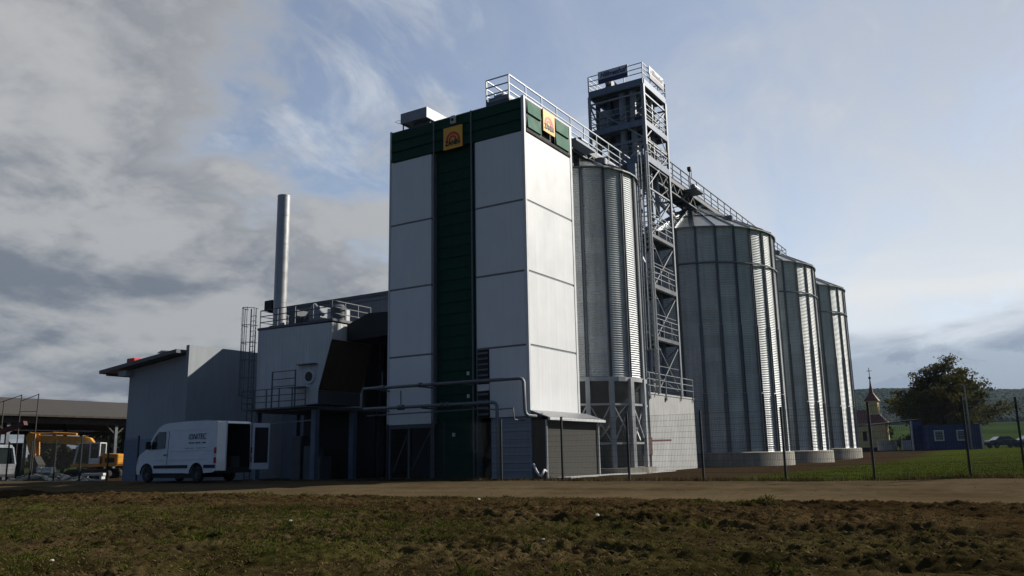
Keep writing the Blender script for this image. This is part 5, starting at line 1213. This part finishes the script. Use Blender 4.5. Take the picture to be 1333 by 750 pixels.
# ------------------------------------------------------------------ trees, bushes, hills
def tree(name, label, loc, h, rad, trunk_h, n_leaf, mat, seed, group=None, leaf=0.22, zs=0.55, trunk_r=0.28):
    rr_ = random.Random(seed); nr = np.random.default_rng(seed)
    t = thing(name, label, 'tree', loc, group=group)
    mb = MB(); mb.tube([(0, 0, -0.3), (0.05, 0, trunk_h * 0.5), (-0.05, 0.05, trunk_h), (0.1, 0.0, h * 0.72)], [trunk_r * 1.25, trunk_r, trunk_r * 0.85, trunk_r * 0.25], 9)
    cl = []; nb = 34
    for i in range(nb):
        a = i * 2.4 + rr_.uniform(-.5, .5); lv_ = (i + 0.5) / nb; z1 = trunk_h * 0.7 + (h - trunk_h * 0.7) * (0.06 + 0.74 * lv_)
        rx = rad * (0.98 if lv_ < 0.45 else 0.98 - 0.75 * (lv_ - 0.45) / 0.55) * rr_.choice((0.7, 0.8, 0.92, 1.0))
        tip = Vector((rx * math.cos(a), rx * math.sin(a), z1 + rr_.uniform(-0.02, 0.16) * h)); st_ = Vector((0, 0, trunk_h * 0.7 + (z1 - trunk_h * 0.7) * 0.5))
        mid = st_.lerp(tip, 0.5) + Vector((0, 0, rr_.uniform(0.02, 0.07) * h))
        mb.tube([st_, mid, tip], [trunk_r * 0.36, trunk_r * 0.2, 0.03], 6)
        for q in (0.45, 0.7, 0.9, 1.04):
            c = st_.lerp(tip, q) + Vector((rr_.uniform(-1, 1), rr_.uniform(-1, 1), rr_.uniform(-.5, 1))) * rad * 0.11; cl.append((c, rad * rr_.uniform(0.09, 0.24)))
        for q in range(2):
            c = tip + Vector((rr_.uniform(-1, 1), rr_.uniform(-1, 1), rr_.uniform(-.3, 1.2))) * rad * 0.17; cl.append((c, rad * rr_.uniform(0.05, 0.10)))
    for i in range(9):
        a = rr_.uniform(0, 6.28); q = rr_.uniform(0, .42); c = Vector((q * rad * math.cos(a), q * rad * math.sin(a), h * (0.98 - 0.35 * q + rr_.uniform(-.07, .02)))); cl.append((c, rad * rr_.uniform(0.07, 0.15)))
    mb.build('trunk', M['bark'], t, smooth='auto')
    cs = np.array([c for c, _ in cl]); rs = np.array([r for _, r in cl]); wts = rs ** 1.7; wts = wts / wts.sum()
    idx = nr.choice(len(cl), n_leaf, p=wts); d = nr.normal(size=(n_leaf, 3)); d /= np.linalg.norm(d, axis=1)[:, None]
    rad_ = nr.random(n_leaf) ** 0.45 * (1 + 0.45 * (nr.random(n_leaf) ** 6)); p = cs[idx] + d * (rs[idx] * rad_)[:, None] * np.array([1.15, 1.15, zs + 0.15])
    keep = p[:, 2] > trunk_h * 0.62; p = p[keep]; n = len(p)
    nrm = nr.normal(size=(n, 3)); nrm[:, 2] += 0.5; nrm /= np.linalg.norm(nrm, axis=1)[:, None]
    a = np.cross(nrm, nr.normal(size=(n, 3))); a /= np.linalg.norm(a, axis=1)[:, None]; b = np.cross(nrm, a); s = (leaf * (0.55 + 0.9 * nr.random(n)))[:, None]
    v = np.stack([p - a * s * 0.5, p + b * s * 0.38, p + a * s * 0.6, p - b * s * 0.38], 1).reshape(-1, 3)
    raw_mesh('crown', v, np.arange(n)[:, None] * 4 + np.array([[0, 1, 2, 3]]), mat, parent=t)
    return t
p = L(53.2, 104, bz(53, 104)); tree('broadleaf_tree', 'large spreading dark tree standing behind the blue cabin', p, 10.9, 6.3, 2.3, 27000, M['leaf'], 3, leaf=0.25, trunk_r=0.34)
lbs = ['leftmost leafy tree seen under the shed roof', 'second leafy tree from the left under the shed roof', 'leafy tree seen under the shed roof above the excavator cab', 'rightmost leafy tree under the shed roof beside the grey building']
for i, ((l, d, h, r), lb) in enumerate(zip([(-72, 132, 5.0, 3.6), (-67.5, 138, 6.0, 4.2), (-63.0, 130, 6.8, 4.2), (-58.5, 134, 7.3, 4.4)], lbs)):
    tree('broadleaf_tree', lb, L(l, d, bz(l, d) - 0.2), h, r, 1.0, 5000, M['leaf_dark'], 20 + i, 'trees behind the open shed', leaf=0.5)
def bush(label, l, d, w, h, seed, mat='leaf_dark', n=2600):
    nr = np.random.default_rng(seed); t = thing('bush', label, 'bush', L(l, d, bz(l, d)))
    c = np.stack([nr.normal(0, w * 0.26, 9), nr.normal(0, w * 0.2, 9), h * (0.25 + 0.45 * nr.random(9))], -1); r = w * (0.14 + 0.12 * nr.random(9))
    i = nr.integers(0, 9, n); d_ = nr.normal(size=(n, 3)); d_ /= np.linalg.norm(d_, axis=1)[:, None]; p = c[i] + d_ * (r[i] * nr.random(n) ** 0.4)[:, None]; p[:, 2] = np.abs(p[:, 2])
    a = nr.normal(size=(n, 3)); a /= np.linalg.norm(a, axis=1)[:, None]; b = np.cross(a, nr.normal(size=(n, 3))); b /= np.linalg.norm(b, axis=1)[:, None]; s = 0.16 + 0.2 * nr.random(n)[:, None]
    v = np.stack([p - a * s * .5, p + b * s * .4, p + a * s * .5, p - b * s * .4], 1).reshape(-1, 3)
    raw_mesh('foliage', v, np.arange(n)[:, None] * 4 + np.array([[0, 1, 2, 3]]), M[mat], parent=t)
    mb = MB()
    for q in range(5): mb.tube([(0, 0, -0.1), tuple(c[q] * 0.6), tuple(c[q])], [0.06, 0.04, 0.015], 5)
    mb.build('stem', M['bark'], t)
bush('dark rounded bush behind the parked cars', 60.5, 128, 5.0, 2.6, 51)
bush('dark bush between the chapel and the open shelter', 42.5, 112, 7.5, 4.2, 52, n=5000)  # this and the next enlarged to fill the dark, shade-like gap below the tree
bush('dark bush in the shade behind the open shelter', 47.5, 114, 8.0, 5.0, 53, n=6000)
bush('low bush right of the dark saloon car', 69.0, 140, 5.0, 2.8, 54)

def hill_h(l, d):
    ridge = 8 + 42 * sstep(-250, 420, l) + 26 * (fbm(l, d * 0.2, 301, 230, 3) - 0.5)
    return ridge * sstep(740, 1180, d) * (1 - 0.6 * sstep(1250, 1900, d)) * (0.88 + 0.24 * fbm(l, d, 305, 180, 3))
ls = np.arange(-1500, 1700, 22.0); ds = np.arange(700, 2000, 22.0)
Lg, Dg = np.meshgrid(ls, ds, indexing='ij')
def lw(l, d, z): return np.stack([EYE.x + RT.x * l + FW.x * d, EYE.y + RT.y * l + FW.y * d, z], -1)
zz = base_z(EYE.x + RT.x * Lg + FW.x * Dg, EYE.y + RT.y * Lg + FW.y * Dg) + hill_h(Lg, Dg) - 1.0
n = len(ds); i = (np.arange(len(ls) - 1)[:, None] * n + np.arange(n - 1)[None]).ravel()
tag(raw_mesh('hills', lw(Lg, Dg, zz).reshape(-1, 3), np.stack([i, i + n, i + n + 1, i + 1], -1), M['forest'], True), kind='structure')
# forest on the hill: one mass of crowns
u = (1 + 5 ** .5) / 2
ico = np.array([(-1, u, 0), (1, u, 0), (-1, -u, 0), (1, -u, 0), (0, -1, u), (0, 1, u), (0, -1, -u), (0, 1, -u), (u, 0, -1), (u, 0, 1), (-u, 0, -1), (-u, 0, 1)]) / math.sqrt(1 + u * u)
icf = np.array([(0, 11, 5), (0, 5, 1), (0, 1, 7), (0, 7, 10), (0, 10, 11), (1, 5, 9), (5, 11, 4), (11, 10, 2), (10, 7, 6), (7, 1, 8), (3, 9, 4), (3, 4, 2), (3, 2, 6), (3, 6, 8), (3, 8, 9), (4, 9, 5), (2, 4, 11), (6, 2, 10), (8, 6, 7), (9, 8, 1)])
N = 22000
d = 745 + 470 * nrng.random(N) ** 0.9; l = (0.36 + 0.28 * nrng.random(N)) * d
z = base_z(EYE.x + RT.x * l + FW.x * d, EYE.y + RT.y * l + FW.y * d) + hill_h(l, d)
r = 1.8 + 2.2 * nrng.random(N)
P = lw(l, d, z + r * 0.55)
v = P[:, None] + ico[None] * r[:, None, None] * (0.8 + 0.4 * nrng.random((N, 12, 1))) * np.array([1, 1, 1.15])
tag(raw_mesh('forest', v.reshape(-1, 3), (np.arange(N)[:, None, None] * 12 + icf[None]).reshape(-1, 3), M['forest'], True), kind='stuff')

# ------------------------------------------------------------------ air
hz = bpy.data.materials.new('air'); hz.use_nodes = True; t = NT(hz.node_tree); t.n.clear()
pv = t.node('ShaderNodeVolumePrincipled'); pv.inputs['Color'].default_value = (0.50, 0.70, 1.0, 1); pv.inputs['Density'].default_value = 0.00006; pv.inputs['Anisotropy'].default_value = 0.2
t.l.new(pv.outputs[0], t.node('ShaderNodeOutputMaterial').inputs['Volume'])
c_ = L(0, 900, 0)
tag(MB().box(-2200, 2200, -1150, 1150, -4, 190).build('haze', hz, loc=(c_.x, c_.y, 0), rotz=LROT), kind='stuff')
